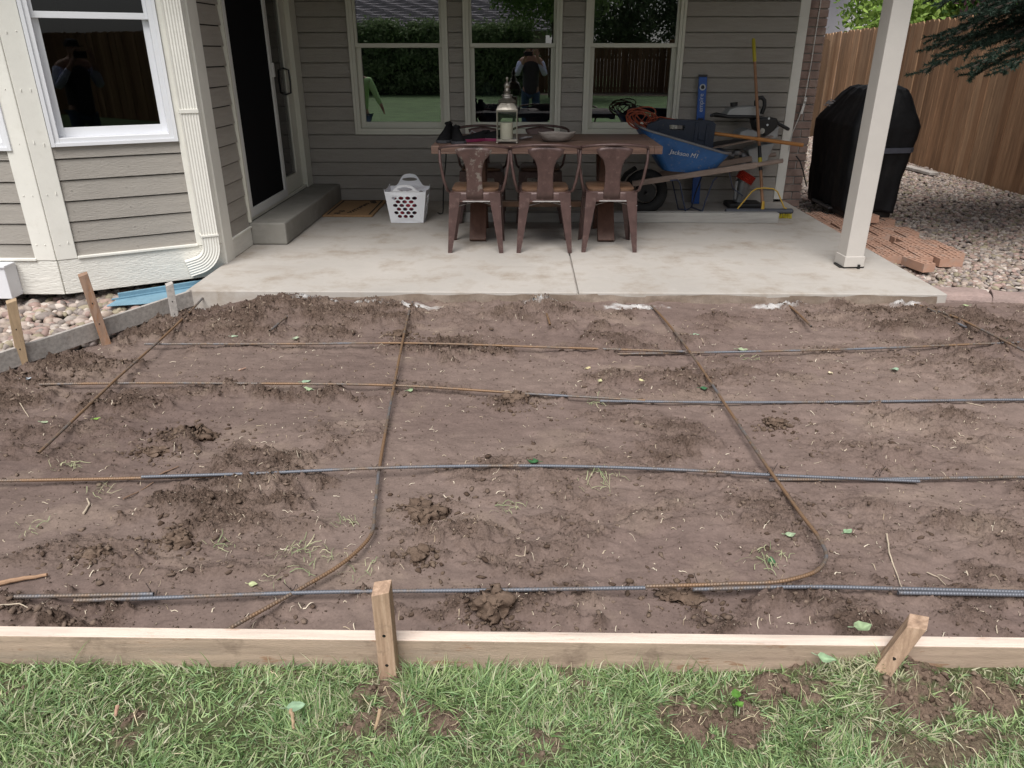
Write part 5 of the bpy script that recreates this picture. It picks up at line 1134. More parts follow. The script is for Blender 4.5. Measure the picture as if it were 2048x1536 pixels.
# ------------------------------------------------------------------ loose perforated bricks beside the slab
def brick_obj(cx, cy, z, rz, lab, name='loose_brick', tilt=0):
    L, W_, H_ = .235, .095, .062; c, s_ = math.cos(rz), math.sin(rz)
    fn = lambda a, b, cc: (cx+a*c-b*s_, cy+a*s_+b*c, z+cc+a*tilt)
    outer = [(-L/2, -W_/2), (L/2, -W_/2), (L/2, W_/2), (-L/2, W_/2)]; holes = []
    for k in range(4):
        for b in (-.022, .022): x = -.084+.056*k; holes.append([(x+.022*math.cos(t), b+.0130*math.sin(t)) for t in np.linspace(0, 2*math.pi, 10, endpoint=False)])
    mb = MB(); mb.holed(outer, holes, lambda a, b: fn(a, b, H_))
    mb.add([fn(a, b, H_) for a, b in outer]+[fn(a, b, 0) for a, b in outer], [(0, 4, 5, 1), (1, 5, 6, 2), (2, 6, 7, 3), (3, 7, 4, 0)])
    for h in holes:
        n_ = len(h); mb.add([fn(a, b, H_) for a, b in h]+[fn(a, b, .01) for a, b in h], [(i, (i+1) % n_, n_+(i+1) % n_, n_+i) for i in range(n_)]+[tuple(range(n_, 2*n_))])
    o = mesh_np(name, mb.v, mb.f, m_perf); return tag(o, lab, 'brick', 'loose perforated bricks laid beside the slab')
nbk = 0
for rI in range(7):
    for cI in range(7):
        x = 2.735+.107*cI; y = 5.72+.245*rI+(.05 if cI % 2 else 0)-.0*cI
        if cI >= 5 and rI < 1: y += 0
        if cI in (3,) and rI in (1,): 
            pass
        if cI == 6 and rI in (0, 3, 5): continue
        if (cI == 3 and rI == 2) : continue
        brick_obj(x+rnd.uniform(-.006, .006), y-.02*cI+rnd.uniform(-.01, .01), -.100+rnd.uniform(-.006, .005), R(90)+rnd.uniform(-.05, .05), 'orange perforated brick among those laid flat beside the slab'); nbk += 1
brick_obj(2.905, 5.42, -.075, R(103), 'perforated brick lying askew, nearest the camera')
brick_obj(3.06, 6.78, -.02, R(8), 'perforated brick set crosswise on the others near the grill', tilt=.03)
# edging blocks
for i, (x, y, rz, L) in enumerate(((2.84, 4.735, -.22, .36), (3.20, 4.62, -.40, .38), (3.54, 4.43, -.62, .38), (3.84, 4.18, -.8, .38), (4.10, 3.88, -.95, .38), (4.3, 3.55, -1.1, .38))):
    c, s_ = math.cos(rz), math.sin(rz); mb = MB(); rings = []
    for k in np.linspace(-.5, .5, 9): rings.append([(x+k*L*.98*c-(b*.105)*s_, y+k*L*.98*s_+b*.105*c, -.13+cc+.004*math.sin(9*k+i)) for b, cc in ((-1, 0), (-1.0, .055), (-.86, .085), (-.5, .096), (.4, .098), (.85, .088), (1, .06), (1, 0))])
    mb.loft(rings); tag(part('edging_block', mb, m_edge, bevel=.006), ('pinkish edging block butting the slab corner' if i == 0 else ['', 'second pinkish edging block from the slab corner', 'third edging block, cut off by the right edge of the photo', 'edging block curving toward the camera outside the right edge', 'edging block fifth from the slab corner', 'last edging block at the front end of the curve'][i]), 'edging', 'pinkish edging blocks')
# ------------------------------------------------------------------ gravel
STC = np.array([.90, .855, .83])*np.array([[.36, .28, .24], [.42, .36, .31], [.30, .27, .25], [.46, .40, .36], [.24, .21, .20], [.40, .30, .27], [.52, .48, .44], [.33, .30, .22]])
def gravel(N, sampler, size, zf, name, lab, sub, seed, lay=1):
    r = np.random.default_rng(seed); P = sampler(r, N); N = len(P); S = r.uniform(*size, N); z = zf(P[:, 0], P[:, 1])+S*.3+r.random(N)*size[1]*.6*lay
    c = STC[r.integers(0, len(STC), N)]*(.75+.45*r.random((N, 1)))
    return tag(scatter(name, np.c_[P, z], S, c, m_stone, sub, .16, (.5, .8), seed), lab, 'gravel', kind='stuff')
def edge_y(x): return np.interp(x, [2.65, 3.0, 3.4, 3.7, 4.0, 4.2, 4.5], [4.84, 4.78, 4.62, 4.42, 4.12, 3.85, 3.4])
def s_right(y0, y1, x0=2.66, x1=5.66):
    def f(r, N):
        x = r.uniform(x0, x1, N); y = r.uniform(y0, y1, N); ok = (y > edge_y(x)) & ~((x < 2.82) & (y > 7.7)); return np.stack([x, y], -1)[ok]
    return f
mb = MB(); mb.add([(2.66, 4.7, -.135), (3.3, 4.6, -.135), (3.75, 4.3, -.135), (4.3, 3.4, -.135), (5.68, 3.0, -.135), (5.68, 16, -.135), (2.66, 16, -.135)], [(0, 1, 2, 3, 4, 5, 6)]); tag(part('gravel_ground', mb, m_gravb), kind='structure')
gravel(17000, s_right(3.5, 7.2), (.010, .026), lambda x, y: -.128+x*0, 'gravel', 'grey and tan river gravel between slab and fence', 2, 31)
gravel(26000, s_right(7.2, 15.2), (.013, .028), lambda x, y: -.128+x*0, 'gravel_far', 'river gravel running back along the side fence', 1, 32)
def s_left(r, N):
    x = r.uniform(-4.6, -2.1, N); y = r.uniform(3.0, 5.3, N); lim = (b[0]+(y-b[1])*(a[0]-b[0])/(a[1]-b[1])); ok = (x < lim-.03) & (y < np.where(x > -2.95, 4.70+(x+3.031)*.555+.22, 4.9)); return np.stack([x, y], -1)[ok]
a = np.array([-2.098, 4.530]); b = np.array([-2.627, 3.442])
mb = MB(); mb.add([(-6, 2.5, -.195), (-3.12, 2.5, -.195), (-2.12, 4.55, -.195), (-2.142, 5.4, -.195), (-6, 5.4, -.195)], [(0, 1, 2, 3, 4)]); tag(part('gravel_bed_left', mb, m_gravb), kind='structure')
gravel(5200, s_left, (.020, .042), lambda x, y: -.178+.05*sst(.25, .0, (b[0]+(y-b[1])*(a[0]-b[0])/(a[1]-b[1]))-x), 'gravel_left', 'pinkish river pebbles between bay and grey board', 2, 33, .8)
# blue plastic tray on pebbles
bt = thing('splash_block', 'blue plastic splash tray lying under the downspout', 'splash tray', (-2.4, 4.85, -.08))
fb = frame((-2.69, 4.555, -.122), (.80, .60), (-.60, .80)); mb = MB()
poly = [(.0, .0), (.50, -.20), (.72, -.18), (.72, .13), (.12, .16)]
mb.prism(poly, lambda p_, q_, d_: fb(p_, q_, d_), 0, .008); mb.fbox(fb, .10, .14, .008, .72, .155, .038); mb.fbox(fb, .05, .10, .008, .72, .108, .02); part('tray_body', mb, m_bluep, bt, bevel=.003)
# plank by the fence
p0, p1 = G(1815, 334, -.07), G(1868, 348, -.07); mb = MB(); mb.bar(p0, p1, .12, .035); tag(part('loose_plank', mb, m_greyw, bevel=.004), 'short pale plank on the gravel by the fence', 'plank')

# ------------------------------------------------------------------ leaves and sticks on the soil and lawn
def leaf(u, v, s, rz, colr_, lab, ground=GD, lift=.006, cat='leaf', shape=1.0):
    p = ground(u, v); c, s_ = math.cos(rz), math.sin(rz); V = []; prof = [(-1, .05), (-.75, .42), (-.4, .68), (0, .72), (.35, .58), (.7, .32), (1, .0)]
    for t, w_ in prof:
        for k in (-1, -.5, 0, .5, 1):
            x = t*s; y = w_*s*k*shape; V.append((p[0]+x*c-y*s_, p[1]+x*s_+y*c, p[2]+lift+.35*abs(k)*s*.35+.12*s*t*t))
    F = [(i*5+k, i*5+k+1, (i+1)*5+k+1, (i+1)*5+k) for i in range(len(prof)-1) for k in range(4)]
    V = np.array(V); V[:, 2] += .16*s*np.sin(V[:, 0]*170+u)*np.cos(V[:, 1]*140+v); vein = (np.tile([0, 0, 1, 0, 0], len(prof))[:, None]*.30+1)*(.72+.5*rng.random((len(V), 1)))*np.array([1+.12*math.sin(u), 1, 1+.12*math.cos(v)])
    mbt = MB(); mbt.add(V, F); q1 = V[2]; d_ = np.array([-c, -s_, 0])*s*.7; mbt.tube([q1, q1+d_*.5+[0, 0, .002], q1+d_+[0, 0, .004]], .0012, 5)
    cc = np.tile(np.array(colr_), (len(mbt.v), 1)); cc[:len(V)] *= vein
    return tag(mesh_np('fallen_leaf', mbt.v, mbt.f, m_leaf, smooth=True, col=cc), lab, cat, 'fallen leaves')
PG = (.37, .48, .31); DG = (.06, .17, .075); YG = (.62, .60, .38)
GL = lambda u, v: (lambda p: (p[0], p[1], float(lz(np.array([p[0]]), np.array([p[1]]))[0])+.05))(G(u, v, -.07))
for args in ((613, 766, .022, .4, PG, 'pale green leaf, upper of two at the second rebar'), (616, 781, .026, 2.6, PG, 'pale green leaf, lower of two at the second rebar'), (592, 679, .022, 1, PG, 'pale green leaf near the slab below the left dowel'), (1392, 672, .022, .2, PG, 'pale leaf between slab and far rebar, right of centre'),
             (1485, 702, .03, .1, PG, 'pale folded leaf lying on the far rebar'), (1176, 739, .018, .8, YG, 'cream leaf left of the tall bent bar'), (1660, 748, .016, 1.6, YG, 'small whitish leaf on open soil at right'), (1200, 764, .016, 1.2, YG, 'yellowish curled leaf near the soil centre'), (1282, 763, .014, 2.2, YG, 'tiny white leaf right of the yellowish curled one'),
             (1408, 779, .02, 0, DG, 'dark green leaf beside the tall bent bar'), (1065, 926, .024, 2.8, DG, 'dark green leaf just above the middle rebar'), (1580, 1073, .018, .1, PG, 'pale leaf left of the hook bend'), (1695, 1066, .018, .5, PG, 'pale green leaf right of the hook bend'), (1542, 1126, .018, 1.4, DG, 'dark green leaf inside the hook bend'),
             (845, 1102, .012, 1.5, YG, 'tiny white leaf on the round clod'), (820, 783, .02, .9, PG, 'pale leaf right of the left bent bar'), (90, 847, .016, 0, PG, 'small pale leaf at the left among crumbs'), (195, 840, .014, .6, (.3, .5, .12), 'small bright green leaf by the leftmost bar'), (507, 1172, .014, 0, YG, 'small round yellow leaf near the front rebar'),
             (1790, 741, .02, .3, PG, 'pale leaf on the soil at far right'), (1930, 613, .02, 2.9, PG, 'light green leaf by the edging blocks'), (2017, 680, .018, 0, DG, 'dark leaf near the right picture edge'), (55, 760, .02, .2, (.6, .6, .6), 'whitish leaf at the left form board'), (470, 675, .02, .2, (.5, .55, .45), 'greyish leaf beside the far left rebar end')):
    leaf(*args)
leaf(1725, 1254, .026, .2, PG, 'pale green leaf propped behind the front board', lambda u, v: (lambda p: (p[0], p[1], -.005))(G(u, v, 0)), .004)
leaf(595, 1434, .022, .2, PG, 'round pale leaf on the grass at left', GL); leaf(1645, 1355, .022, -.4, PG, 'pale green leaf on the grass by the right soil patch', GL)
leaf(1468, 1412, .016, 1.5, (.13, .27, .05), 'bright green seedling leaf standing in the soil patch', GL, .0); leaf(1476, 1428, .012, .4, (.13, .27, .05), 'smaller bright green leaf below the seedling leaf', GL, .0)
def stick(pts, r, mat, lab, ground=GD, name='twig', lift=.003, cat='twig'):
    P = [ground(u, v) for u, v in pts]; P = [(p[0], p[1], p[2]+r+lift) for p in P]; mbt = MB(); n_ = len(P)
    Q = []
    for i in range(n_-1):
        for k in range(4): t = k/4; Q.append([P[i][j]*(1-t)+P[i+1][j]*t+(rnd.uniform(-1, 1)*r*.35) for j in range(3)])
    Q.append(P[-1]); mbt.tube(Q, [r*(1-.45*i/len(Q)) for i in range(len(Q))], 8); return tag(part(name, mbt, mat, None, True), lab, cat, 'twigs and roots on the ground')
m_root = M('pale_root', (.50, .42, .32), .8, .2, 30); m_twig = M('twig_bark', (.20, .125, .085), .85, .3, 20)
stick([(0, 1172), (50, 1163), (96, 1155)], .008, M('pine_stick', (.34, .21, .13), .8, .25, 20), 'thick broken wood stick at the left edge')
stick([(1773, 1071), (1778, 1110), (1790, 1145), (1803, 1178)], .0028, m_root, 'long pale crooked root right of the hook bend'); stick([(1853, 1147), (1875, 1157), (1890, 1172)], .002, m_root, 'short pale root right of the long crooked root')
stick([(248, 1000), (280, 985), (308, 967)], .003, m_twig, 'thin dark twig below the left rebar splice'); stick([(318, 952), (340, 943), (358, 935)], .0035, m_twig, 'short dark twig above the left rebar splice'); stick([(168, 1030), (180, 1012), (175, 1000)], .004, m_root, 'forked tan root scrap in the left soil')
stick([(0, 1213), (40, 1210), (66, 1222)], .0022, m_root, 'pale bent root by the front board at left'); stick([(32, 795), (45, 815), (58, 836)], .002, m_root, 'straight pale stem at the far left'); stick([(1925, 806), (1950, 811), (1968, 815)], .002, m_root, 'straight pale stem under the right rebar')
stick([(585, 1440), (590, 1463), (592, 1480)], .005, m_stakea, 'small wood chip in the grass under the round leaf', GL); stick([(763, 1445), (752, 1480)], .005, m_stakea, 'flat wood sliver on the grass near the left stake', GL); stick([(242, 1436), (238, 1455)], .005, m_perf, 'orange bark chip in the grass at left', GL)
stick([(478, 743), (492, 738)], .004, m_perf, 'orange wood chip lying on smooth soil at left')

# ------------------------------------------------------------------ fences
def fence(name, lab, p0, p1, z0, ztop, seed, wid=.138, tone=1.0):
    r = random.Random(seed); p0 = np.array(p0); p1 = np.array(p1); L = np.linalg.norm(p1-p0); u = (p1-p0)/L; n_ = np.array([-u[1], u[0]]); root = thing(name, lab, 'fence', (*p0, z0))
    mb = MB(); cols = []; s = 0.0
    while s < L:
        w_ = wid*r.uniform(.96, 1.03); off = r.uniform(-.009, .009); zt = ztop(s)+r.uniform(-.012, .012); b_ = len(mb.v)
        P = [(0, z0), (w_-.010, z0), (w_-.010, zt-.03), (w_-.034, zt), (.03, zt), (0, zt-.03)]
        mb.prism(P, lambda a, c, d: (*(p0+u*(s+a)+n_*(off+d)), c), -.009, .009)
        k = r.random(); c = np.array([.26, .145, .080])*(1-k)+np.array([.42, .265, .160])*k; c = c*r.uniform(.7, 1.15)*tone; cols += [c]*(len(mb.v)-b_); s += w_
    mesh_np('pickets', mb.v, mb.f, m_fence, root, col=np.array(cols))
    s = 0.3
    while s < L: mb = MB(); q_ = p0+u*s-n_*.07; mb.box(q_[0]-.045, q_[1]-.045, z0, q_[0]+.045, q_[1]+.045, ztop(s)-.1); part('fence_post', mb, m_fencep, root); s += 2.4
    for zr in (.25, 1.4): mb = MB(); mb.bar((*(p0-n_*.04), z0+zr), (*(p1-n_*.04), z0+zr), .04, .085); part('rail', mb, m_fencep, root)
    return root
fence('side_fence', 'tall brown cedar picket fence along the right side yard', (5.7, -17), (5.7, 15.6), -.2, lambda s: 1.83 if s < 27 else 1.83-.13*(s-27)/5.6, 1)
fence('back_fence', 'dark cedar fence at the far end of the lawn', (-14, -17), (5.7, -17), -.2, lambda s: 1.7, 2, .138, .55)
fence('side_gate', 'short cedar gate fence closing the gap behind the house', (5.66, 15.3), (2.82, 15.3), -.2, lambda s: 1.60, 3, .138, .3)  # low tone puts the shadow on this face into the picket colour

# ------------------------------------------------------------------ vegetation
def cards(N, centre, rad, seed, size, c0, c1, hang=0.0, shell=.45, clumps=40, cs=.28, ground=None, box=None):
    r = np.random.default_rng(seed)
    if box is None:
        d_ = r.normal(size=(clumps, 3)); d_ /= np.linalg.norm(d_, axis=1)[:, None]; rr_ = (shell+(1-shell)*r.random(clumps)**.5)[:, None]; C = np.array(centre)+d_*rr_*np.array(rad)
    else:
        x0, y0, z0, x1, y1, z1 = box; C = np.stack([r.uniform(x0, x1, clumps), r.uniform(y0, y1, clumps), z0+(z1-z0)*r.random(clumps)**.8], -1)
    k = r.integers(0, clumps, N); P = C[k]+r.normal(size=(N, 3))*cs*np.array([1, 1, .75])
    s = r.uniform(*size, N); a1 = r.normal(size=(N, 3)); a1[:, 2] -= hang; a1 /= np.linalg.norm(a1, axis=1)[:, None]; a2 = np.cross(a1, r.normal(size=(N, 3))); a2 /= np.linalg.norm(a2, axis=1)[:, None]
    nn = np.cross(a1, a2)
    V = np.stack([P-a1*s[:, None], P-a1*s[:, None]*.1+a2*s[:, None]*.45, P+a1*s[:, None], P-a1*s[:, None]*.1-a2*s[:, None]*.45], 1)
    F = (np.arange(N)*4)[:, None]+np.arange(4)[None]
    t = np.clip(r.random((N, 1))*.6+.4*(r.random(clumps)[k])[:, None], 0, 1); c = np.array(c0)*(1-t)+np.array(c1)*t
    return V.reshape(-1, 3), F, np.repeat(c, 4, 0)
def tree(name, lab, x, y, h, rad, zc, N, size, c0, c1, seed, cat='tree', trunk_r=.14, mat=m_foliage, **kw):
    root = thing(name, lab, cat, (x, y, -.15)); r = random.Random(seed)
    mb = MB(); P = [(x+r.uniform(-.1, .1)*i*.4, y+r.uniform(-.1, .1)*i*.4, -.2+(zc+.2)*i/4) for i in range(5)]; mb.tube(P, [trunk_r*(1-.15*i) for i in range(5)], 10)
    for k in range(7): a = r.random()*6.28; s_ = Vector(P[2+k % 3]); e_ = Vector((x+math.cos(a)*rad[0]*.75, y+math.sin(a)*rad[1]*.75, zc+r.uniform(-.3, .6)*rad[2])); mb.tube([s_, s_.lerp(e_, .5)+Vector((0, 0, .2)), e_], [trunk_r*.45, trunk_r*.28, trunk_r*.08], 7)
    part('trunk', mb, m_bark, root, True)
    V, F, c = cards(N, (x, y, zc), rad, seed, size, c0, c1, **kw); mesh_np('crown', V, F, mat, root, col=c); return root
tree('maple_tree', 'bright green leafy tree rising behind the side fence', 8.3, 17.5, 5, (1.7, 1.7, 1.9), 3.2, 15000, (.05, .10), (.16, .30, .05), (.42, .55, .14), 41, clumps=70, cs=.25)
tree('linden_tree', 'darker green tree right behind the bright one', 9.4, 16.2, 5, (1.2, 1.4, 1.6), 3.0, 9000, (.05, .09), (.06, .15, .04), (.16, .28, .08), 42, clumps=50, cs=.22)
tree('plum_tree', 'purple leaved tree behind the fence right of the post', 8.0, 12.9, 4.5, (1.3, 1.5, 1.5), 3.0, 5500, (.05, .10), (.07, .03, .04), (.17, .10, .10), 43, clumps=50, cs=.22)
def conifer(name, lab, x, y, h, z0, r0, seed, whorl=.3, nb=8, twigs=16, needles=46, c0=(.018, .045, .035), c1=(.06, .11, .085), only=None, low_needle=1.0):
    root = thing(name, lab, 'tree', (x, y, -.15)); r = np.random.default_rng(seed); mb = MB(); mb.tube([(x, y, -.2), (x+.02, y, h*.5), (x, y, h)], [.17, .1, .01], 10); VV = []; CC = []; TB = MB()
    z = z0
    while z < h-.2:
        Rz = r0*(1-(z-z0)/(h-z0))**.85+.1; full = z < 3.0
        for q in range(nb):
            a = r.random()*6.283 if q > nb*.55 or not only else only+r.normal(0, .42); L = Rz*r.uniform(.75, 1.08); nt_ = int(twigs*(L/r0+.25)*(1 if full else .45)); droop = r.uniform(.10, .30)
            B = lambda t: np.array([x+math.cos(a)*L*t, y+math.sin(a)*L*t, z+.12*L*math.sin(t*2.2)-droop*L*t*t])
            TB.tube([B(t) for t in np.linspace(0, 1, 6)], [.022*(1-.8*t)+.003 for t in np.linspace(0, 1, 6)], 5, cap=False)
            for k in range(nt_):
                t = .18+.82*(k+.5)/nt_; s_ = 1 if k % 2 else -1; tl = (.40*(1-t)+.12)*r.uniform(.7, 1.15)*min(1, L); an = a+s_*r.uniform(.5, 1.0); d_ = np.array([math.cos(an), math.sin(an), -r.uniform(.1, .55)]); d_ /= np.linalg.norm(d_); o_ = B(t); nn_ = int(needles*(tl/.4+.3)*(1 if full else .5))
                u_ = r.random(nn_); P = o_+d_*(u_*tl)[:, None]; nd = r.normal(size=(nn_, 3))+d_*1.1; nd /= np.linalg.norm(nd, axis=1)[:, None]; nl = r.uniform(.022, .040, nn_)*(1 if full else 1.6); sd_ = np.cross(nd, r.normal(size=(nn_, 3))); sd_ /= np.linalg.norm(sd_, axis=1)[:, None]; wd = (.0036 if full else .006)
                VV.append(np.stack([P-sd_*wd, P+sd_*wd, P+nd*nl[:, None]], 1).reshape(-1, 3)); tt = (r.random((nn_, 1))*.6+.4*u_[:, None]*r.random()); CC.append(np.repeat(np.array(c0)*(1-tt)+np.array(c1)*tt, 3, 0))
        z += whorl*r.uniform(.8, 1.2)
    part('trunk', mb, m_bark, root, True); part('branches', TB, m_bark, root, True); V = np.concatenate(VV); mesh_np('needles', V, np.arange(len(V)).reshape(-1, 3), m_needle, root, col=np.concatenate(CC)); return root
conifer('spruce_tree', 'dark spruce whose drooping branches hang in at top right', 4.95, 6.2, 5.8, 1.5, 1.72, 51, .16, 14, 34, 160, only=math.pi+.25, c0=(.016, .034, .024), c1=(.05, .085, .06))
tree('elm_tree', 'big dark leafy tree rising behind the back fence', 4.2, -18.6, 6, (3.4, 1.6, 2.4), 3.7, 26000, (.06, .12), (.05, .09, .045), (.22, .30, .16), 73, clumps=260, cs=.28)
mb = MB(); mb.add([(-1.0, -17, -.12), (5.68, -17, -.12), (5.68, -14.6, -.12), (1.0, -15.1, -.12)], [(0, 1, 2, 3)]); tag(part('mulch_strip', mb, M('mulch', (.22, .18, .15), .95, .4, 30, .8, 40)), kind='structure')
# hedge at the back
hd = thing('hedge', 'long clipped dark green hedge before the back fence', 'hedge', (-7, -15.8, -.15))
V, F, c = cards(60000, None, None, 61, (.05, .10), (.10, .17, .08), (.36, .46, .24), clumps=1100, cs=.15, box=(-14, -15.7, -.1, .2, -15.1, 2.35)); mesh_np('foliage', V, F, m_foliage, hd, col=c)
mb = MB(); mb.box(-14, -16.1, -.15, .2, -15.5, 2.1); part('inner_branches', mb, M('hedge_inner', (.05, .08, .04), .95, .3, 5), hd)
tree('ash_tree', 'leafy tree overhanging the lawn in front of the neighbour roof', 1.0, -13.6, 6, (2.4, 1.8, 1.5), 3.9, 15000, (.06, .12), (.10, .18, .07), (.30, .42, .16), 71, clumps=110, cs=.3)
# neighbour houses
def nhouse(name, lab, x0, x1, y0, y1, zw, zr, mw, mr, axis='x'):
    root = thing(name, lab, 'house', ((x0+x1)/2, (y0+y1)/2, -.2)); mb = MB(); mb.box(x0, y0, -.2, x1, y1, zw); part('wall', mb, mw, root)
    mb = MB(); o_ = .5; xm, ym = (x0+x1)/2, (y0+y1)/2
    if axis == 'x': mb.add([(x0-o_, y0-o_, zw-.1), (x1+o_, y0-o_, zw-.1), (x1+o_, ym, zr), (x0-o_, ym, zr), (x0-o_, y1+o_, zw-.1), (x1+o_, y1+o_, zw-.1)], [(0, 1, 2, 3), (3, 2, 5, 4), (0, 3, 4), (1, 5, 2)])
    else: mb.add([(x0-o_, y0-o_, zw-.1), (x0-o_, y1+o_, zw-.1), (xm, y1+o_, zr), (xm, y0-o_, zr), (x1+o_, y0-o_, zw-.1), (x1+o_, y1+o_, zw-.1)], [(0, 3, 2, 1), (3, 4, 5, 2), (0, 4, 3), (1, 2, 5)])
    part('roof', mb, mr, root)
    if axis == 'x':
        mb = MB(); n_ = 26
        for k in range(n_):
            t0, t1 = k/n_, (k+1)/n_; ya, yb = y1+o_+(ym-y1-o_)*t0, y1+o_+(ym-y1-o_)*t1; za, zb = zw-.1+(zr-zw+.1)*t0, zw-.1+(zr-zw+.1)*t1
            P0 = [(x, ya+.02, za+.11+.035*math.sin(x*5.3+k*2.1)) for x in np.arange(x0-o_, x1+o_, .15)]; P1 = [(x, yb, zb+.03) for x in np.arange(x0-o_, x1+o_, .15)]; P2 = [(x, ya+.02, za) for x in np.arange(x0-o_, x1+o_, .15)]; m_ = len(P0)
            mb.add(P0+P1+P2, [(i, i+1, m_+i+1, m_+i) for i in range(m_-1)]+[(2*m_+i, 2*m_+i+1, i+1, i) for i in range(m_-1)])
        part('shingle_courses', mb, mr, root)
    return root
m_nroof = M('grey_wavy_shingle', (.46, .44, .47), .9, .35, 5, .8, 12, st=(1, 5, 5), bdist=.06)
nhouse('neighbour_house', 'neighbour house with long grey shingle roof beyond the hedge', -13, 1.0, -33, -24, 2.4, 5.6, M('nwall', (.3, .27, .24), .8, .1, 3), m_nroof)
nhouse('neighbour_house', 'pale neighbour house beyond the side fence', 8.5, 18, 22, 34, 3.6, 6.0, M('nwall_pale', (.50, .48, .50), .8, .06, 3), m_nroof)
nhouse('neighbour_house', 'pinkish brick neighbour house beyond the side fence', 11.5, 20, 8, 17, 3.2, 5.5, M('nwall_pink', (.52, .36, .32), .8, .1, 3), m_nroof, 'y')

# ------------------------------------------------------------------ the people mirrored in the windows
def skin(name, J, E, mat, parent, root=0, sub=2):
    off = world_loc(parent); me = bpy.data.meshes.new(name); me.from_pydata([tuple(np.array(j[:3])-np.array(off)) for j in J], E, []); me.materials.append(mat)
    o = bpy.data.objects.new(name, me); COL.objects.link(o); o.parent = parent; m_ = o.modifiers.new('skin', 'SKIN'); m_.use_smooth_shade = True
    sv = me.skin_vertices[0].data
    for i, j in enumerate(J): sv[i].radius = (j[3], j[4] if len(j) > 4 else j[3]); sv[i].use_root = (i == root)
    s_ = o.modifiers.new('sub', 'SUBSURF'); s_.levels = sub; s_.render_levels = sub; return o
m_skin = M('skin', (.42, .26, .19), .55, .06, 20); m_jean = M('denim', (.045, .085, .17), .85, .3, 30); m_vest = M('vest_charcoal', (.045, .043, .05), .8, .2, 12, c2=(.3, .3, .32), c2t=(.68, .72), c2sc=12); m_slv = M('sleeve_blue', (.58, .64, .88), .8, .15, 20); m_lime = M('lime_shirt', (.40, .66, .30), .8, .1, 12); m_cap = M('cap_dark', (.03, .025, .03), .8, .2, 20)
def fingers(mb_, base, dirv, side, n_=4): pass
def hand(J, E, wrist_i, wpos, d_, side_, up_):
    w = np.array(wpos); d_ = np.array(d_, float); d_ /= np.linalg.norm(d_); s_ = np.array(side_, float); u_ = np.array(up_, float); k0 = len(J); J.append((*(w+d_*.045), .028, .018)); E.append((wrist_i, k0))
    for f, (sp, ln) in enumerate(((-.03, .065), (-.01, .075), (.01, .07), (.03, .055))):
        a_ = len(J); J.append((*(w+d_*.08+s_*sp), .0095)); J.append((*(w+d_*(.08+ln*.55)+s_*sp+u_*.012), .0085)); J.append((*(w+d_*(.08+ln*.8)+s_*sp+u_*.035), .0075)); E += [(k0, a_), (a_, a_+1), (a_+1, a_+2)]
    a_ = len(J); J.append((*(w+d_*.04+s_*-.045+u_*.01), .011)); J.append((*(w+d_*.075+s_*-.06+u_*.025), .009)); E += [(k0, a_), (a_, a_+1)]
px_, py_, gz_ = .12, -.36, -.13
per = thing('person', 'person in dark vest, cap and jeans photographing, mirrored in the middle window', 'person', (px_, py_, gz_))
H0 = lambda x, y, z, r1, r2=None: (px_+x, py_+y, z, r1, r2 or r1)
J = [H0(0, 0, .72, .14, .11), H0(0, 0, .95, .13, .10), H0(0, .01, 1.15, .16, .11), H0(0, .02, 1.25, .12, .09), H0(0, .04, 1.33, .05), H0(0, .06, 1.41, .075, .085), H0(0, .065, 1.47, .062, .072),
     H0(-.19, .0, 1.235, .06), H0(-.27, .06, .97, .045), H0(-.10, .25, 1.31, .03), H0(.19, .0, 1.235, .06), H0(.29, .06, .97, .045), H0(.12, .25, 1.30, .03),
     H0(-.10, 0, .62, .085), H0(-.115, .03, .30, .062), H0(-.12, 0, -.02, .042), H0(-.12, .12, -.085, .035, .03), H0(.10, 0, .62, .085), H0(.115, .03, .30, .062), H0(.12, 0, -.02, .042), H0(.13, .12, -.085, .035, .03)]
E_ = [(0, 1), (1, 2), (2, 3), (3, 4), (4, 5), (5, 6), (3, 7), (7, 8), (8, 9), (3, 10), (10, 11), (11, 12), (0, 13), (13, 14), (14, 15), (15, 16), (0, 17), (17, 18), (18, 19), (19, 20)]
hand(J, E_, 9, J[9][:3], (.3, .15, .9), (1, 0, -.2), (.2, .5, 0)); hand(J, E_, 12, J[12][:3], (-.2, .15, .9), (-1, 0, -.2), (-.2, .5, 0))
skin('body', J, E_, m_skin, per)
skin('jeans', [H0(0, 0, .72, .152, .122), H0(-.10, 0, .62, .096), H0(-.115, .03, .30, .074), H0(-.12, 0, -.05, .058), H0(.10, 0, .62, .096), H0(.115, .03, .30, .074), H0(.12, 0, -.05, .058)], [(0, 1), (1, 2), (2, 3), (0, 4), (4, 5), (5, 6)], m_jean, per)
skin('vest', [H0(0, 0, .54, .165, .135), H0(0, 0, .80, .17, .135), H0(0, .0, 1.0, .168, .13), H0(0, .01, 1.16, .185, .125), H0(0, .02, 1.265, .14, .10)], [(0, 1), (1, 2), (2, 3), (3, 4)], m_vest, per)
for s_ in (-1, 1): skin('sleeve', [H0(s_*.19, 0, 1.235, .072), H0(s_*.28, .06, .97, .060), H0(s_*.16, .19, 1.20, .042)], [(0, 1), (1, 2)], m_slv, per)
mb = MB(); mb.lathe([(.086, 0), (.088, .03), (.075, .07), (.04, .092), (.004, .097)], (px_, py_+.06, 1.445), 18); mb.box(px_-.065, py_+.12, 1.446, px_+.065, py_+.215, 1.456); part('cap', mb, m_cap, per, True)
for s_ in (-1, 1):
    mb = MB(); mb.blob((px_+s_*.028, py_+.138, 1.412), .011, 1, 2); part('eye', mb, m_white, per, True)
mb = MB(); mb.blob((px_, py_+.148, 1.385), .016, 2, 2, (.7, .9, 1.3)); part('nose', mb, m_skin, per, True)
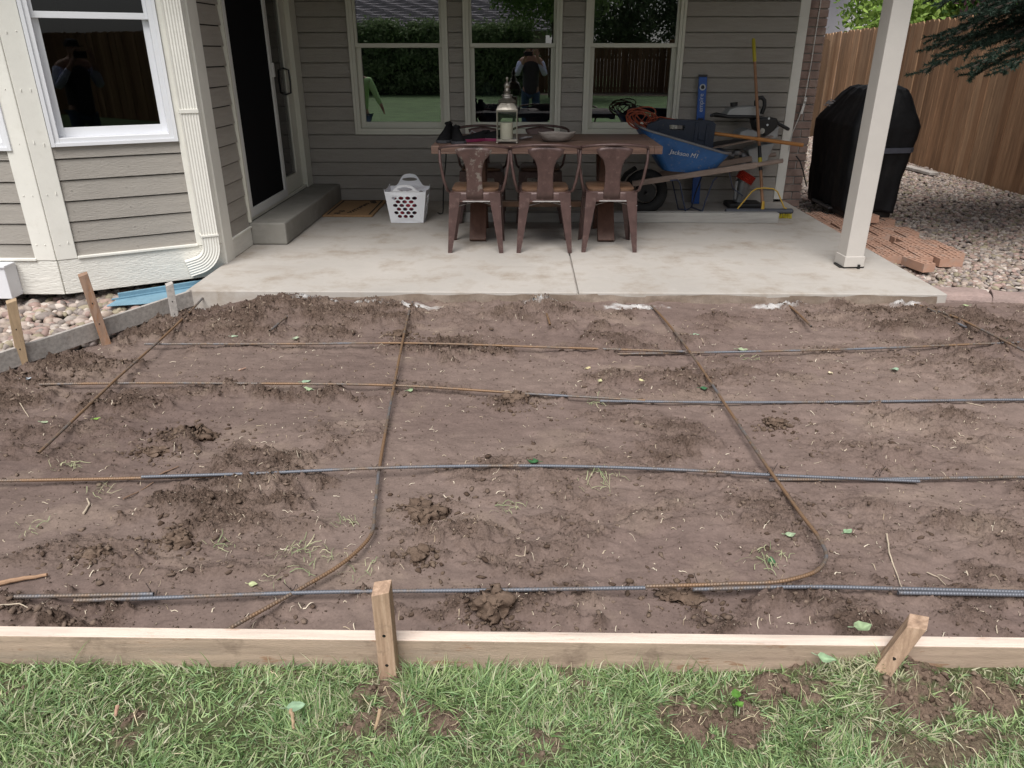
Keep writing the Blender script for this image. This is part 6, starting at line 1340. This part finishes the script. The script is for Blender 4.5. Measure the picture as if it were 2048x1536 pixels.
mb = MB(); mb.box(-.012, -.058, 1.315, .15, -.048, 1.392); tag(part('phone', mb, m_black, bevel=.003), 'dark phone held up by the photographing person', 'phone')
kx, ky = -3.22, -.1
per2 = thing('person', 'kneeling person in lime shirt and jeans, mirrored in the left window', 'person', (kx, ky, -.13))
K0 = lambda x, y, z, r1, r2=None: (kx+x, ky+y, z, r1, r2 or r1)
J = [K0(0, 0, .24, .15, .12), K0(.02, .03, .50, .13, .11), K0(.05, .06, .76, .16, .11), K0(.05, .08, .88, .11, .09), K0(.05, .11, .96, .05), K0(.06, .15, 1.05, .075, .085), K0(.06, .15, 1.12, .06, .07), K0(.22, .06, .88, .062), K0(.34, .10, .62, .046), K0(.45, .14, .40, .032), K0(-.15, .08, .87, .062), K0(-.22, .16, .60, .046), K0(-.12, .28, .42, .032),
     K0(.10, .04, .17, .09), K0(.14, .36, -.03, .065), K0(.14, .0, -.08, .05), K0(-.10, .04, .17, .09), K0(-.12, .36, -.03, .065), K0(-.12, .0, -.08, .05)]
E_ = [(0, 1), (1, 2), (2, 3), (3, 4), (4, 5), (5, 6), (3, 7), (7, 8), (8, 9), (3, 10), (10, 11), (11, 12), (0, 13), (13, 14), (14, 15), (0, 16), (16, 17), (17, 18)]
hand(J, E_, 9, J[9][:3], (.35, .1, -.9), (0, 1, 0), (-.5, 0, .1)); hand(J, E_, 12, J[12][:3], (.3, .6, -.6), (1, 0, 0), (0, -.3, -.4))
skin('body', J, E_, m_skin, per2)
skin('shirt', [K0(0, 0, .24, .17, .14), K0(.02, .03, .50, .155, .13), K0(.05, .06, .76, .18, .125), K0(.05, .08, .89, .12, .10), K0(.22, .06, .88, .078), K0(.34, .10, .62, .060), K0(.43, .135, .44, .045), K0(-.15, .08, .87, .078), K0(-.22, .16, .60, .06), K0(-.14, .26, .45, .045)], [(0, 1), (1, 2), (2, 3), (3, 4), (4, 5), (5, 6), (3, 7), (7, 8), (8, 9)], m_lime, per2)
skin('jeans', [K0(0, 0, .22, .16, .13), K0(.10, .04, .17, .10), K0(.14, .36, -.02, .078), K0(.14, .0, -.07, .06), K0(-.10, .04, .17, .10), K0(-.12, .36, -.02, .078), K0(-.12, .0, -.07, .06)], [(0, 1), (1, 2), (2, 3), (0, 4), (4, 5), (5, 6)], m_jean, per2)
mb = MB(); mb.lathe([(.088, 0), (.088, .05), (.06, .095), (.004, .11)], (kx+.06, ky+.145, 1.06), 16); part('hair', mb, m_cap, per2, True)
bpy.context.view_layer.update()
